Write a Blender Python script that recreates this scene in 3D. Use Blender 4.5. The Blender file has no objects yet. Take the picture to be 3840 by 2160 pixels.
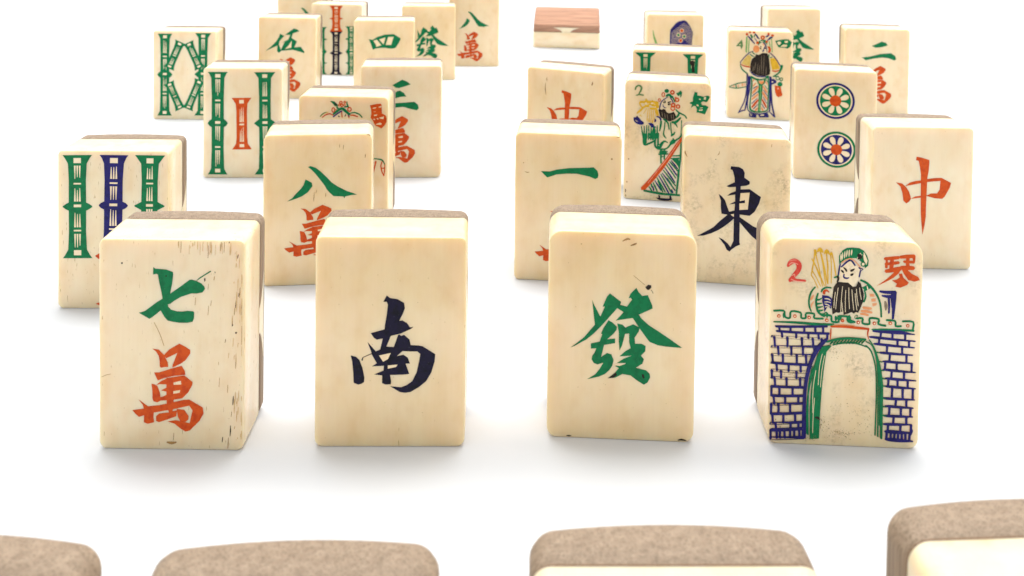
# Antique bone-and-bamboo mahjong tiles standing in loose rows on white paper.
import bpy, bmesh, math, random
from math import radians, sin, cos, pi, sqrt
from mathutils import Matrix, Vector
from mathutils.geometry import tessellate_polygon

MM = 0.001
sc = bpy.context.scene
COL = sc.collection

# ------------------------------------------------------------ camera
cam_d = bpy.data.cameras.new('camera'); cam = bpy.data.objects.new('camera', cam_d); COL.objects.link(cam)
cam_d.sensor_width = 36.0
cam_d.lens = 3571.6 / 3840 * 36.0
cam_d.shift_y = -(1080 + 360.8) / 3840
cam_d.clip_start = 0.01; cam_d.clip_end = 20
cam.location = (0, 0, 92.74 * MM)
cam.rotation_mode = 'QUATERNION'
cam.rotation_quaternion = (Matrix.Rotation(pi / 2 - 0.0309895, 3, 'X') @ Matrix.Rotation(0.0123369, 3, 'Z')).to_quaternion()
cam_d.dof.use_dof = True
cam_d.dof.focus_distance = 0.185
cam_d.dof.aperture_fstop = 62
sc.camera = cam

# ------------------------------------------------------------ light
world = bpy.data.worlds.new('World'); sc.world = world; world.use_nodes = True
bg = world.node_tree.nodes['Background']
bg.inputs['Color'].default_value = (0.96, 0.985, 1.0, 1)
bg.inputs['Strength'].default_value = 0.90

def softbox(name, loc, target, sx, sy, power, col):
    l = bpy.data.lights.new(name, 'AREA'); l.shape = 'RECTANGLE'; l.size = sx; l.size_y = sy
    l.energy = power; l.color = col
    o = bpy.data.objects.new(name, l); COL.objects.link(o); o.location = loc
    o.rotation_euler = (Vector(target) - Vector(loc)).to_track_quat('-Z', 'Y').to_euler()
    return o
softbox('softbox', (0.03, 0.58, 0.74), (0.0, 0.27, 0.0), 1.50, 0.75, 24.5, (1.0, 0.985, 0.96))

sc.view_settings.view_transform = 'Standard'; sc.view_settings.look = 'None'
sc.view_settings.exposure = 0.0; sc.view_settings.gamma = 1.0; sc.view_settings.use_curve_mapping = False
sc.cycles.max_bounces = 10; sc.cycles.diffuse_bounces = 6; sc.cycles.use_denoising = True

GLYPHS = {
 'wan': '''o P 1 280 942 308 940 368 932 443 872 494 785 502 736 443 734 401 725 382 740 381 808 368 861 331 910
o P 2 443 872 513 932 658 1000 676 992 746 962 812 928 812 887 746 812 681 774 558 726 564 759 630 894 541 859 476 834 457 853
o P 3 303 672 373 672 550 717 690 748 737 687 742 646 588 635 457 612 354 582 340 604
o P 1 266 544 308 537 350 518 382 446 392 393 410 386 387 348 345 332 294 344 280 378 278 469
o P 4 331 529 401 574 504 612 728 638 844 563 840 529 784 446 700 378 578 363 387 352 392 386 476 416 476 537 382 540
o P 5 476 612 578 612 578 303 560 213 513 213 480 303
o P 6 401 469 485 503 485 454
i P 6 578 559 681 578 686 537 578 533
i P 6 574 461 672 472 662 442 574 431
o P 6 89 363 215 288 373 299 532 326 718 359 798 363 989 273 1000 205 942 122 868 62 807 13 746 0 681 32 588 92 494 115 606 128 709 115 802 92 844 243 798 295 634 265 532 250 299 216 294 167 303 107 215 88 159 107 163 186 89 167 37 205 0 243 159 261 145 303
o P 7 331 175 373 205 494 216 625 243 616 175 513 145 373 107 331 122
o P 8 620 258 728 246 788 175 784 137 746 111 672 122 639 167''',
 'ba': '''g P 1 300 973 337 1000 411 952 484 839 568 683 632 549 716 435 853 300 947 238 1000 197 926 186 832 145 821 93 805 145 663 155 611 248 568 342 537 455 463 642 400 797 347 901
g P 1 263 621 300 590 353 528 363 435 295 259 211 145 116 72 0 0 74 93 126 217 189 342 237 466''',
 'fa': '''g P 1 195 875 208 833 267 703 307 806 287 806 327 909 353 943 452 856 446 825 505 806 551 878 538 897 521 894 538 939 591 1000 611 954 644 916 693 924 733 817 736 787 611 722 637 681 703 612 795 544 888 471 1000 380 954 383 855 393 782 407 710 441 690 468 620 578 601 612 558 688 505 681 406 662 452 719 475 749 419 791 333 681 267 597 208 529 142 468 36 401 0 384 63 437 122 490 218 620 205 749
g P 2 340 665 380 639 416 597 413 567 386 529 327 468 399 477 399 430 300 411 274 285 327 327 366 312 386 255 373 194 347 148 307 110 254 84 149 57 221 106 261 163 294 228 241 209 208 224 188 262 195 300 215 331 231 376 182 373 182 426 261 445 284 521 274 529 294 582
g P 3 419 631 465 620 492 589 561 624 620 589 611 548 574 487 578 422 637 422 673 399 670 346 630 300 657 262 644 217 584 175 677 148 710 110 713 72 690 23 657 0 597 42 538 95 465 110 399 72 333 66 399 125 432 171 399 194 492 217 492 224 416 224 479 270 551 300 439 293 492 346 538 376 525 445 525 529 488 525 462 407 439 354 432 445 432 536
i P 4 492 217 439 194 399 202 373 209
k P 4 637 110 657 106 665 72 650 61 640 84
k P 4 333 66 373 99 406 129 416 99 386 72''',
 'zhong': '''o P 1 374 1000 465 987 604 957 606 923 594 817 567 711 556 530 545 378 540 227 519 121 481 0 460 151 449 303 449 484 452 772 433 870 412 946 364 953
o P 1 0 669 112 654 187 605 241 545 273 461 241 424 187 397 134 431 118 530 80 613
o P 2 166 620 251 666 348 685 455 694 455 658 337 643
o P 2 551 710 701 724 829 726 1000 662 979 605 925 537 882 484 834 456 701 465 545 495 636 526 749 527 791 575 807 688 561 673
o P 2 267 458 348 488 455 498 455 473''',
}
USES = [('F', 'character', 'wan', -7.355, 5.392, 5.45, 18.135),
 ('I', 'character', 'wan', -6.287, 2.771, 5.602, 17.019),
 ('N', 'character', 'wan', -7.547, 4.575, 4.429, 18.94),
 ('X', 'character', 'wan', -6.968, 4.762, 5.706, 19.6),
 ('M', 'character', 'wan', -8.111, 2.473, 4.291, 17.021),
 ('S', 'character', 'wan', -7.363, 3.325, 4.894, 16.96),
 ('M', 'character', 'ba', -7.38, 18.203, 7.254, 26.834),
 ('L', 'character', 'fa', -8.479, 9.673, 8.997, 24.679),
 ('W', 'character', 'fa', -8.509, 9.993, 9.303, 24.806),
 ('R', 'character', 'zhong', -5.776, 11.137, 6.954, 28.017),
 ('P', 'character', 'ba', -4.83, 19.473, 8.587, 27.622)]
ART = {
 'A': [
  ('character', '''g P 1 -295 2956 -262 2932 -86 2920 17 2881 23 2846 6 2697 -26 2533 120 2636 285 2761 322 2763 388 2744 472 2704 516 2656 531 2616 491 2560 396 2540 311 2540 146 2482 47 2423 -26 2366 -63 2358 -56 2321 -11 2274 77 2249 158 2245 253 2259 334 2253 359 2235 355 2138 334 2085 253 2066 121 2064 26 2077 -66 2098 -121 2160 -177 2260 -246 2200 -320 2143 -357 2121 -445 2171 -526 2215 -430 2245 -320 2329 -232 2397 -147 2448 -166 2561 -203 2724 -221 2835 -240 2848 -298 2837
g P 2 388 2744 413 2755 472 2797 626 2895 618 2910 589 2895 516 2846 443 2800
k P 3 516 2786 534 2794 538 2749 520 2734
k P 1 684 2900 695 2893 692 2870 683 2878
k P 2 -100 2829 -78 2829 -82 2803 -100 2803'''),
  ('character', '''o P 1 -307 1637 -275 1634 -207 1624 -122 1540 -63 1417 -55 1347 -122 1343 -169 1330 -190 1351 -193 1447 -207 1522 -249 1591
o P 2 -122 1540 -42 1627 121 1726 143 1715 222 1674 296 1626 296 1567 222 1459 148 1404 9 1334 16 1381 90 1575 -11 1523 -85 1487 -106 1513
o P 3 -280 1253 -201 1254 0 1321 159 1367 212 1282 218 1223 43 1204 -106 1169 -222 1125 -238 1157
o P 1 -323 1069 -275 1059 -227 1033 -190 931 -179 856 -158 846 -185 792 -232 767 -291 785 -307 833 -309 962
o P 4 -249 1049 -169 1115 -53 1170 202 1212 334 1106 329 1058 266 938 170 840 33 816 -185 797 -179 846 -84 890 -84 1062 -190 1066
o P 5 -84 1170 32 1171 33 730 12 601 -41 600 -79 729
o P 6 -169 964 -74 1014 -73 944
i P 6 32 1096 149 1125 154 1066 32 1059
i P 6 27 956 138 974 128 931 27 913
o P 6 -524 808 -381 702 -201 721 -20 762 192 814 282 820 499 694 512 598 447 478 362 391 293 320 224 300 150 344 44 429 -62 460 65 481 182 463 288 433 335 649 282 723 97 678 -20 654 -285 602 -291 532 -280 445 -381 417 -444 443 -439 556 -524 528 -582 581 -625 634 -444 664 -460 723
o P 7 -248 543 -200 587 -63 605 86 645 75 548 -41 503 -200 447 -248 467
o P 8 81 667 203 652 272 551 267 497 224 459 139 473 102 538'''),
  ('stain', '''k S 1 1056 3180 6 1053 3147 12 1047 3115 6
s S 1 1090 2647 6 1087 2565 12 1082 2483 6
k S 2 1073 2557 6 1070 2527 10 1064 2498 6
k S 1 1026 2438 6 1023 2378 12 1018 2319 6
s S 2 1006 2319 6 1003 2259 10 997 2199 6
s S 1 971 2154 6 968 2087 12 963 2020 6
k S 2 974 2050 6 972 2035 15 966 2020 6
k S 1 987 887 7 984 815 17 979 743 7
s S 1 961 632 6 959 595 7 953 557 6
k S 1 944 408 7 942 321 17 936 234 7
s S 2 910 212 6 907 122 10 901 35 6
k S 1 818 220 6 815 178 15 810 136 6
s S 1 788 3376 6 786 3315 10 780 3235 6
s S 1 838 3376 6 836 3295 7 830 3206 6
k S 1 920 3376 6 917 3376 15 912 3355 6
s S 1 583 3315 6 581 3214 7 575 3114 6
s S 1 627 3322 6 625 3262 7 619 3203 6
s S 1 108 3376 6 105 3359 10 100 3308 6
s S 1 305 3376 6 302 3376 10 296 3376 6
s S 1 149 3374 6 147 3285 6 141 3196 6
s S 1 586 2342 6 583 2268 7 577 2193 6
s S 1 630 2432 6 627 2387 6 621 2343 6
s S 1 861 1810 6 858 1781 12 852 1751 6
s S 1 1029 1515 6 1026 1425 10 1021 1336 6
s S 1 898 1065 6 895 1005 7 890 945 6
s S 1 36 274 6 33 214 7 28 153 6
s S 1 380 2473 6 377 2413 6 371 2354 6
s S 1 679 2819 6 676 2789 10 670 2759 6
s S 1 585 2699 6 582 2654 7 576 2609 6
s S 1 765 1183 6 763 1108 6 757 1033 6
s S 1 1114 2439 6 1112 2320 12 1106 2201 6
s S 1 1118 2023 6 1118 1874 7 1114 1725 6
s S 1 1118 2855 6 1118 2781 7 1118 2706 6
k P 1 -780 3014 -781 3009 -784 3004 -788 3001 -793 2999 -798 2999 -802 3001 -806 3004 -809 3008 -810 3013 -809 3019 -806 3023 -802 3026 -798 3028 -793 3028 -788 3027 -784 3023 -781 3019
k P 1 1042 1914 1042 1909 1039 1905 1035 1901 1030 1900 1025 1900 1020 1901 1017 1904 1014 1909 1013 1914 1014 1919 1016 1924 1020 1927 1025 1929 1030 1929 1035 1927 1039 1924 1042 1920
s S 1 -1118 1169 6 -1046 1200 7 -973 1216 6
s S 1 -281 2061 6 -192 1884 7 -125 1691 6
s S 2 -73 122 20 1 111 46 75 124 20
t S 2 1005 777 6 1003 691 14 1000 606 6
t S 1 1008 381 6 1005 367 11 1002 352 6
t S 1 1118 450 6 1118 429 11 1118 408 6
t S 2 1032 2478 6 1029 2424 12 1026 2370 6
t S 2 1088 2377 6 1086 2294 14 1083 2212 6
t S 2 1057 2747 6 1054 2674 8 1052 2600 6
t S 2 1035 3233 6 1032 3154 9 1029 3075 6
t S 3 1038 2574 6 1036 2486 15 1033 2399 6
t S 2 1029 1572 6 1026 1508 9 1024 1443 6
t S 1 1118 325 6 1118 260 16 1118 194 6
t S 1 1088 2125 6 1085 2100 8 1082 2075 6
t S 1 1029 3038 6 1026 3003 13 1023 2968 6
t S 3 1118 2197 6 1118 2161 15 1118 2125 6
t S 1 1059 1754 6 1056 1718 11 1054 1681 6
t S 1 1058 217 6 1056 203 14 1053 190 6
t S 1 1046 623 6 1043 609 14 1040 596 6
t S 3 1012 3211 6 1009 3195 8 1006 3180 6
t S 2 1109 280 6 1106 253 14 1103 225 6
t S 4 1118 2178 6 1118 2138 12 1118 2099 6
t S 3 1013 838 6 1010 817 14 1007 797 6
t S 2 1080 3127 6 1078 3042 7 1075 2957 6
t S 3 967 2186 6 964 2127 16 962 2068 6
t S 3 1001 1553 6 998 1517 10 996 1481 6
t S 2 1118 2693 6 1118 2675 8 1118 2657 6
t S 1 995 2740 6 992 2725 16 989 2709 6
t S 1 911 1588 6 908 1545 9 905 1501 6
t S 1 984 1831 6 982 1786 7 979 1741 6
t S 2 1013 401 6 1010 386 11 1007 371 6
t S 1 1074 975 6 1071 890 13 1068 804 6
t S 4 1040 800 6 1037 779 11 1034 759 6
t S 3 1109 2330 6 1107 2283 16 1104 2236 6
t S 2 1118 601 6 1118 513 11 1118 425 6
t S 2 982 1758 6 979 1724 11 976 1689 6
t S 3 1060 2788 6 1057 2747 16 1054 2706 6
t S 2 1118 1697 6 1118 1659 7 1116 1621 6
t S 4 1039 2399 6 1036 2326 15 1034 2254 6
t S 5 1008 840 6 1005 774 13 1002 708 6
t S 1 1118 889 6 1118 849 14 1118 809 6
t S 5 1050 857 6 1048 791 10 1045 725 6
t S 3 1116 310 6 1113 248 12 1111 185 6
t S 4 1114 2467 6 1112 2403 11 1109 2339 6
t S 6 1066 711 6 1063 648 14 1060 586 6
t S 6 1021 955 6 1019 879 10 1016 803 6
t S 3 1117 630 6 1114 550 13 1112 471 6
t S 3 1118 1640 6 1118 1587 8 1118 1534 6
t S 7 1044 648 6 1041 563 11 1039 478 6
t S 1 693 3325 6 693 3245 6 691 3165 6
t S 2 771 3341 6 771 3267 7 769 3193 6
t S 2 634 3318 6 634 3246 8 631 3175 6
t S 2 109 3376 6 109 3325 8 106 3271 6
t S 1 278 3322 6 278 3252 6 275 3181 6
t S 1 500 3376 6 500 3358 6 497 3338 6
t S 1 364 3376 6 364 3348 6 361 3316 6
t S 2 494 3360 6 494 3291 8 492 3222 6
t S 2 294 3298 6 294 3283 7 291 3268 6
t S 3 330 3354 6 330 3329 9 327 3304 6
t S 1 414 3376 6 414 3328 6 411 3259 6
t S 2 564 3366 6 565 3299 10 562 3233 6
t S 2 805 3360 6 805 3273 8 802 3186 6
t S 2 410 3376 6 410 3318 8 407 3250 6
t S 1 927 3300 6 927 3231 7 924 3162 6
t S 1 871 3376 6 871 3376 8 868 3359 6
t S 3 626 3376 6 626 3318 9 623 3247 6
t S 3 416 3353 6 416 3318 6 413 3283 6
t S 2 940 3366 6 940 3266 9 938 3166 6
t S 4 609 3375 6 609 3273 7 606 3171 6
t S 1 450 3366 6 451 3264 7 448 3162 6
t S 4 337 3347 6 337 3321 8 334 3295 6'''),
 ],
 'B': [
  ('character', '''n P 1 -117 2378 -82 2450 -64 2480 -11 2439 108 2421 214 2361 229 2271 192 2175 140 2067 193 2073 265 2031 313 1959 366 1971 336 1941 171 1862 6 1820 -63 1645 55 1640 124 1838 148 1844 172 1820 219 1839 308 1761 327 1670 445 1665 517 1653 725 1524 715 1406 663 1225 581 1080 464 983 334 905 239 889 156 904 1 997 179 980 274 1019 356 1080 426 1225 466 1418 482 1526 435 1568 316 1568 198 1574 104 1489 210 1513 282 1465 318 1369 247 1369 308 1200 213 1188 0 1182 18 1079 13 1031 -70 1025 -129 1049 -128 1175 -255 1190 -107 1254 -102 1332 -291 1322 -215 1374 -269 1464 -299 1524 -434 1464 -440 1416 -464 1422 -446 1470 -299 1536 -311 1573 -365 1717 -234 1567 -163 1597 -123 1778 -218 1759 -265 1789 -316 1864 -95 1928 -90 1994 -62 2162 -45 2330 -63 2378
i P 2 -180 1501 9 1543 -38 1441 -114 1398
i P 2 -37 1338 117 1353 93 1314 -37 1284
n P 2 -635 1500 -547 1476 -493 1422 -445 1295 -414 1139 -419 1066 -461 1036 -514 1024 -585 1054 -592 1211 -611 1403'''),
 ],
 'C': [
  ('character', '''g P 1 -484 2314 -459 2248 -348 2044 -278 2211 -314 2210 -245 2378 -198 2434 -15 2300 -27 2251 82 2224 164 2343 139 2373 109 2366 138 2440 232 2541 270 2469 330 2410 420 2426 494 2258 501 2209 276 2097 325 2032 446 1926 615 1823 785 1713 990 1574 907 1575 727 1585 595 1602 463 1652 426 1693 297 1866 261 1919 181 2039 85 2023 -95 1986 -12 2081 29 2131 -74 2194 -227 2011 -345 1872 -452 1758 -571 1655 -762 1540 -828 1511 -715 1601 -608 1691 -436 1906 -463 2113
g P 2 -215 1987 -142 1947 -75 1882 -80 1833 -127 1770 -234 1668 -102 1688 -101 1612 -281 1574 -326 1370 -230 1442 -158 1420 -120 1329 -143 1230 -190 1155 -261 1090 -357 1044 -549 993 -418 1078 -347 1173 -288 1280 -384 1245 -445 1267 -482 1327 -471 1389 -435 1440 -406 1514 -496 1505 -498 1591 -354 1627 -313 1751 -332 1763 -297 1850
g P 3 -70 1938 15 1922 63 1875 188 1935 297 1884 280 1816 216 1716 224 1612 331 1616 398 1582 393 1496 323 1420 372 1361 349 1286 242 1215 411 1178 472 1120 479 1059 438 977 379 938 270 1001 160 1083 28 1102 -92 1036 -212 1021 -93 1122 -34 1198 -95 1232 73 1275 73 1288 -65 1282 47 1360 179 1414 -25 1394 70 1484 153 1536 127 1645 125 1780 59 1771 14 1580 -27 1492 -41 1639 -43 1786
i P 4 73 1275 -23 1235 -95 1244 -143 1255
k P 4 340 1114 376 1110 391 1055 365 1036 346 1072
k P 4 -212 1021 -141 1077 -81 1128 -62 1080 -116 1035'''),
  ('stain', '''k P 1 376 2558 423 2599 471 2592 475 2556 448 2524 418 2511 394 2529
k S 2 472 2513 6 497 2477 8 503 2453 6'''),
  ('stain', '''k S 1 948 35 10 1008 48 30 1083 35 13
k S 1 -875 35 10 -838 35 20 -799 35 10
s S 1 131 3237 17 190 3260 27 220 3276 17
s S 1 -5 3305 13 69 3344 30 114 3340 17
s S 1 183 2742 6 274 2669 6 365 2596 6
s P 1 -667 3238 -668 3235 -669 3232 -672 3230 -675 3229 -678 3229 -681 3230 -683 3232 -685 3235 -685 3238 -685 3241 -683 3244 -681 3246 -678 3247 -675 3247 -672 3246 -670 3244 -668 3241'''),
 ],
 'U': [
  ('character', '''n P 1 -125 2713 52 2708 141 2660 179 2586 174 2472 293 2388 294 2328 221 2289 97 2270 98 2195 296 2214 548 2048 507 1894 416 1706 308 1605 87 1621 89 1561 237 1467 386 1370 533 1312 739 1242 654 1085 472 1057 361 1141 241 1269 91 1442 92 985 108 933 13 881 -81 806 -124 754 -191 798 -238 902 -374 1068 -270 1022 -165 937 -104 858 -41 1007 -43 1517 -115 1444 -246 1329 -377 1236 -538 1149 -715 1083 -849 1070 -643 1195 -496 1289 -351 1444 -184 1599 -318 1614 -335 1750 -338 1917 -389 2063 -318 2017 -242 1923 -195 1789 -149 1670 -32 1705 -23 1861 -152 1837 -21 1914 -24 2073 -200 2032 -128 2097 -11 2150 -13 2249 -160 2232 -219 2252 -37 2354 -46 2467 -78 2587 -94 2631 -138 2644
i P 2 96 2111 297 2135 261 1745 78 1727 75 1874 200 1890 195 1958 82 1928
i P 2 -118 1608 -42 1628 -44 1555'''),
  ('stain', '''s S 1 -1154 3010 13 -1154 2968 28 -1107 2876 9
s S 1 -387 3039 6 -400 2981 16 -427 2950 9
k P 1 -458 2854 -458 2851 -460 2847 -462 2845 -466 2844 -469 2844 -472 2845 -475 2847 -477 2850 -477 2853 -477 2856 -475 2860 -472 2862 -469 2863 -466 2863 -463 2862 -460 2860 -458 2857
s S 1 764 3264 9 757 3201 12'''),
 ],
 'Z': [
  ('character', '''o P 1 -152 2696 -34 2674 148 2621 153 2558 141 2360 111 2162 106 1823 100 1540 100 1257 77 1059 34 831 -1 1114 -22 1396 -31 1736 -40 2272 -70 2455 -101 2596 -164 2609
o P 1 -623 2072 -477 2046 -377 1956 -305 1844 -259 1689 -299 1618 -367 1567 -438 1630 -464 1813 -516 1967
o P 2 -405 1984 -296 2070 -172 2108 -34 2127 -32 2061 -184 2030
o P 2 91 2159 284 2189 451 2196 676 2080 651 1973 585 1845 532 1745 471 1692 297 1706 94 1759 211 1818 356 1823 410 1913 425 2125 106 2091
o P 2 -266 1682 -163 1740 -24 1761 -23 1715'''),
 ],
 'F': [
  ('character', '''g P 1 -218 2676 -162 2696 -48 2655 66 2561 196 2434 295 2323 426 2228 638 2114 786 2061 868 2025 753 2020 607 1990 591 1948 566 1991 346 2005 264 2082 198 2159 149 2251 34 2404 -64 2531 -145 2616
g P 1 -274 2395 -217 2368 -135 2317 -119 2241 -223 2102 -352 2014 -497 1960 -675 1906 -562 1978 -482 2076 -385 2173 -313 2271'''),
  ('stain', '''s S 1 561 3161 6 559 3110 12 556 3054 6
s S 1 478 3183 6 473 3140 12 479 3098 6
s S 1 1049 2945 6 1047 2902 16 1041 2857 6
s S 1 175 2076 9 176 2028 15 170 1991 6
s S 1 -79 2105 6 -84 1992 15 -94 1893 6
s S 1 -24 2160 6 -35 2104 12 -46 2076 6
s S 1 1068 3381 9 1124 3381 22 1156 3348 12'''),
 ],
 'S': [
  ('character', '''g P 1 -612 2524 -412 2523 -256 2572 27 2618 481 2644 579 2656 665 2579 689 2494 676 2422 620 2391 484 2443 199 2495 -28 2489 -255 2463 -468 2383 -540 2446'''),
  ('stain', '''s P 1 1005 2861 1004 2854 1001 2848 996 2843 990 2841 983 2840 976 2842 971 2847 967 2853 966 2859 967 2866 970 2872 976 2877 982 2880 989 2880 995 2878 1001 2874 1004 2868
s S 1 1091 3367 9 1124 3362 19 1161 3369 9
s P 1 -1003 2702 -1004 2698 -1006 2695 -1009 2692 -1013 2691 -1017 2691 -1020 2692 -1023 2694 -1025 2698 -1026 2701 -1026 2705 -1024 2709 -1021 2712 -1017 2713 -1013 2713 -1009 2712 -1006 2710 -1004 2706
s S 1 -984 2501 6 -926 2483 16 -883 2491 6'''),
 ],
 'N': [
  ('character', '''g P 1 -261 2836 -91 2935 31 3004 178 2947 289 2861 106 2799 -65 2749 -163 2761
g P 1 -235 2576 -113 2650 -28 2670 83 2601 162 2490 11 2485 -160 2440 -258 2465
g P 1 -330 2230 -159 2287 135 2304 404 2329 515 2242 541 2131 480 2069 259 2118 87 2173 -133 2155 -280 2131'''),
 ],
 'X': [
  ('character', '''g P 1 -210 2729 -22 2820 166 2916 325 2872 391 2775 171 2700 -50 2669
g P 1 -566 2266 -264 2311 114 2425 524 2475 685 2364 720 2233 642 2197 434 2272 212 2296 -72 2252 -420 2165'''),
 ],
 'I': [
  ('character', '''g P 1 -888 1935 -641 2136 -445 2337 -334 2511 -286 2659 -113 2564 -297 2364 -333 2215 -246 1995 -148 2219 -87 2318 -210 2287 49 2419 134 2617 -76 2614 121 2765 281 2878 416 2844 503 2771 245 2681 184 2495 407 2351 297 2103 568 2133 717 1938 705 1877 520 1935 248 2004 -221 1959 -331 1870 -406 1943 -395 2165 -641 2050
i P 2 38 2148 197 2372 174 2089 -85 2035'''),
 ],
 'K': [
  ('character', '''g P 1 -604 2637 -452 2609 -273 2724 29 2821 390 2842 657 2679 657 2631 583 2478 470 2305 375 2266 205 2266 53 2294 -156 2288 -327 2264 -430 2216 -469 2302 -508 2436
i P 2 -424 2571 -282 2619 -100 2399 -299 2326 -328 2437
i P 2 -187 2629 59 2710 -15 2428
i P 2 163 2726 381 2736 289 2410 71 2409'''),
 ],
 'O': [
  ('character', '''o P 1 702 3162 882 3203 989 3213 1010 3169 1015 3070 1020 2955 1123 2900 1146 2828 1146 2737 1092 2636 1011 2556 953 2584 854 2627 821 2671 779 2761 721 2834 741 2949 732 3064
i P 2 776 3094 871 3116 863 3088 785 3074
i P 2 932 3130 1006 3152 1006 3115 932 3105
i P 2 811 2910 901 2928 885 2891 815 2881
i P 2 798 2996 863 2997 851 2989 802 2988
i P 2 943 2839 1074 2878 1062 2804 992 2811
i P 2 878 2673 968 2708 1018 2692 1002 2651 854 2656
i P 2 787 2798 836 2812 845 2779 804 2782
i P 3 877 2821 918 2830 935 2793 902 2797'''),
  ('painted_figure', '''g P 1 -355 3247 -301 3258 -235 3241 -144 3161 -156 3119 -226 3118 -276 3183
k P 2 -235 3216 -186 3193 -161 3144 -193 3131 -235 3167
o R 1 -67 3216 49 49 30
o R 2 36 3230 37 37 25
o R 3 -41 3146 45 45 28
o R 4 -111 3153 33 33 20
o R 4 24 3156 33 33 20
o R 1 -267 3018 49 74 28
o R 2 -201 3003 37 37 23
o R 1 161 3044 62 66 31
g S 5 94 3248 21 98 3182 38 136 3109 28
g S 6 29 3099 38 78 3116 38 136 3109 32
g S 5 -161 3144 32 -164 3078 43 -102 3046 32
g S 6 -266 2903 43 -151 3004 64 -33 3073 64
g S 7 -33 3073 64 46 3008 75 170 2904 53
b S 8 -266 2837 36 -151 2930 36 -36 2999 38
b S 8 121 2903 11 154 2854 43
g S 8 170 2937 21 285 2964 32 367 2941 36 433 2910 32 499 2837 32
o S 9 187 2888 32 269 2890 36 384 2851 30
y S 1 -612 2830 21 -530 2914 28 -398 2958 21
g S 2 -616 2838 19 -538 2918 24 -448 2957 15
o S 3 -562 2814 26 -455 2891 32 -357 2918 32
o S 9 -357 2918 32 -266 2878 26
o S 9 -44 2974 24 -31 2834 32
k P 8 31 2852 63 2918 80 2910 55 2852
k P 9 -142 2881 -76 2841 -126 2832
o S 9 129 2870 21 154 2822 26
g S 1 836 1754 26 1018 1725 39 1085 1650 30 1109 1584 22
o S 2 1035 1682 26 1003 1565 30 1037 1400 30 1088 1301 26
o S 3 1109 1601 22 1103 1435 30 1081 1301 26
o S 4 1030 1499 26 1096 1508 26
o S 1 870 1678 43 838 1528 34 806 1361 26
o S 2 820 1661 22 755 1460 26
g S 2 637 1756 26 737 1692 30 836 1754 26
b S 1 472 1719 26 408 1318 26
b S 1 73 1710 26 143 1312 26'''),
 ],
 'D': [
  ('numeral', '''r S 1 -943 2949 41 -902 3010 79 -832 3038 83 -769 2983 88 -769 2901 79 -818 2827 74 -886 2742 56
r S 2 -911 2705 50 -876 2742 68 -805 2714 63 -715 2712 56 -655 2719 34
p S 2 -926 2968 9 -892 3005 16 -832 3002 13 -781 2983 9
p S 3 -867 2794 9 -838 2821 14 -827 2775 11
p S 3 -886 2737 11 -815 2708 14 -695 2702 9
p S 3 -918 3035 9 -863 3054 11 -813 3054 9'''),
  ('character', '''o S 1 601 3122 49 735 3137 58 824 3150 51
o S 2 613 3035 45 737 3053 53 826 3068 49
o S 1 621 2918 56 740 2944 73 858 2972 67
o S 3 720 3137 56 713 3023 67 705 2941 56
o S 2 844 3156 49 953 3170 62 1071 3181 56
o S 3 905 3086 40 985 3084 49 1069 3082 44
o S 2 858 2987 56 967 2986 73 1066 2984 62
o S 4 972 3176 56 965 3073 56 977 2991 56
o S 3 636 3113 33 629 2980 45
o S 4 1062 3179 56 1069 3087 29
o P 3 798 2985 888 2988 830 2894 752 2819 664 2765 487 2671 644 2795 741 2891
o P 5 858 2987 937 2980 1039 2891 1139 2843 1167 2793 1082 2764 982 2786 910 2886
o P 6 830 2884 880 2891 902 2825 993 2746 964 2704 856 2657 781 2671 805 2719 724 2772 803 2790 847 2823'''),
  ('feather_fan', '''y S 1 -515 3219 25 -528 3058 18 -547 2936 22 -566 2815 14
y S 2 -566 2815 19 -512 2730 13 -482 2666 16 -451 2602 11
y S 2 -509 3188 22 -450 2967 16 -416 2802 19 -382 2636 13
y S 3 -542 3053 22 -458 2891 16 -405 2769 19 -352 2647 13
y S 4 -435 3242 22 -384 3001 16 -355 2819 19 -327 2638 13
y S 3 -553 2888 19 -489 2787 13 -450 2711 16 -412 2635 11
y S 5 -414 3160 24 -361 2968 17 -332 2824 20 -303 2680 13
y S 6 -335 3214 22 -310 3001 16 -301 2841 19 -293 2680 13
y S 1 -264 3176 20 -247 2983 15 -245 2837 17 -243 2692 12
y S 2 -244 3186 25 -204 3027 18 -185 2907 22 -165 2788 14
y S 4 -562 3083 20 -499 2962 15 -462 2870 18 -425 2779 12
y S 7 -322 3091 22 -304 3009 16 -301 2948 19 -297 2886 13
y S 5 -475 3199 16 -435 3242 67 -384 3192 16
y S 7 -364 3172 16 -325 3225 56 -283 3165 16
y S 6 -525 3208 22 -510 3229 34 -489 3168 16
y S 8 -268 3145 16 -254 3196 34 -233 3146 16'''),
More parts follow.
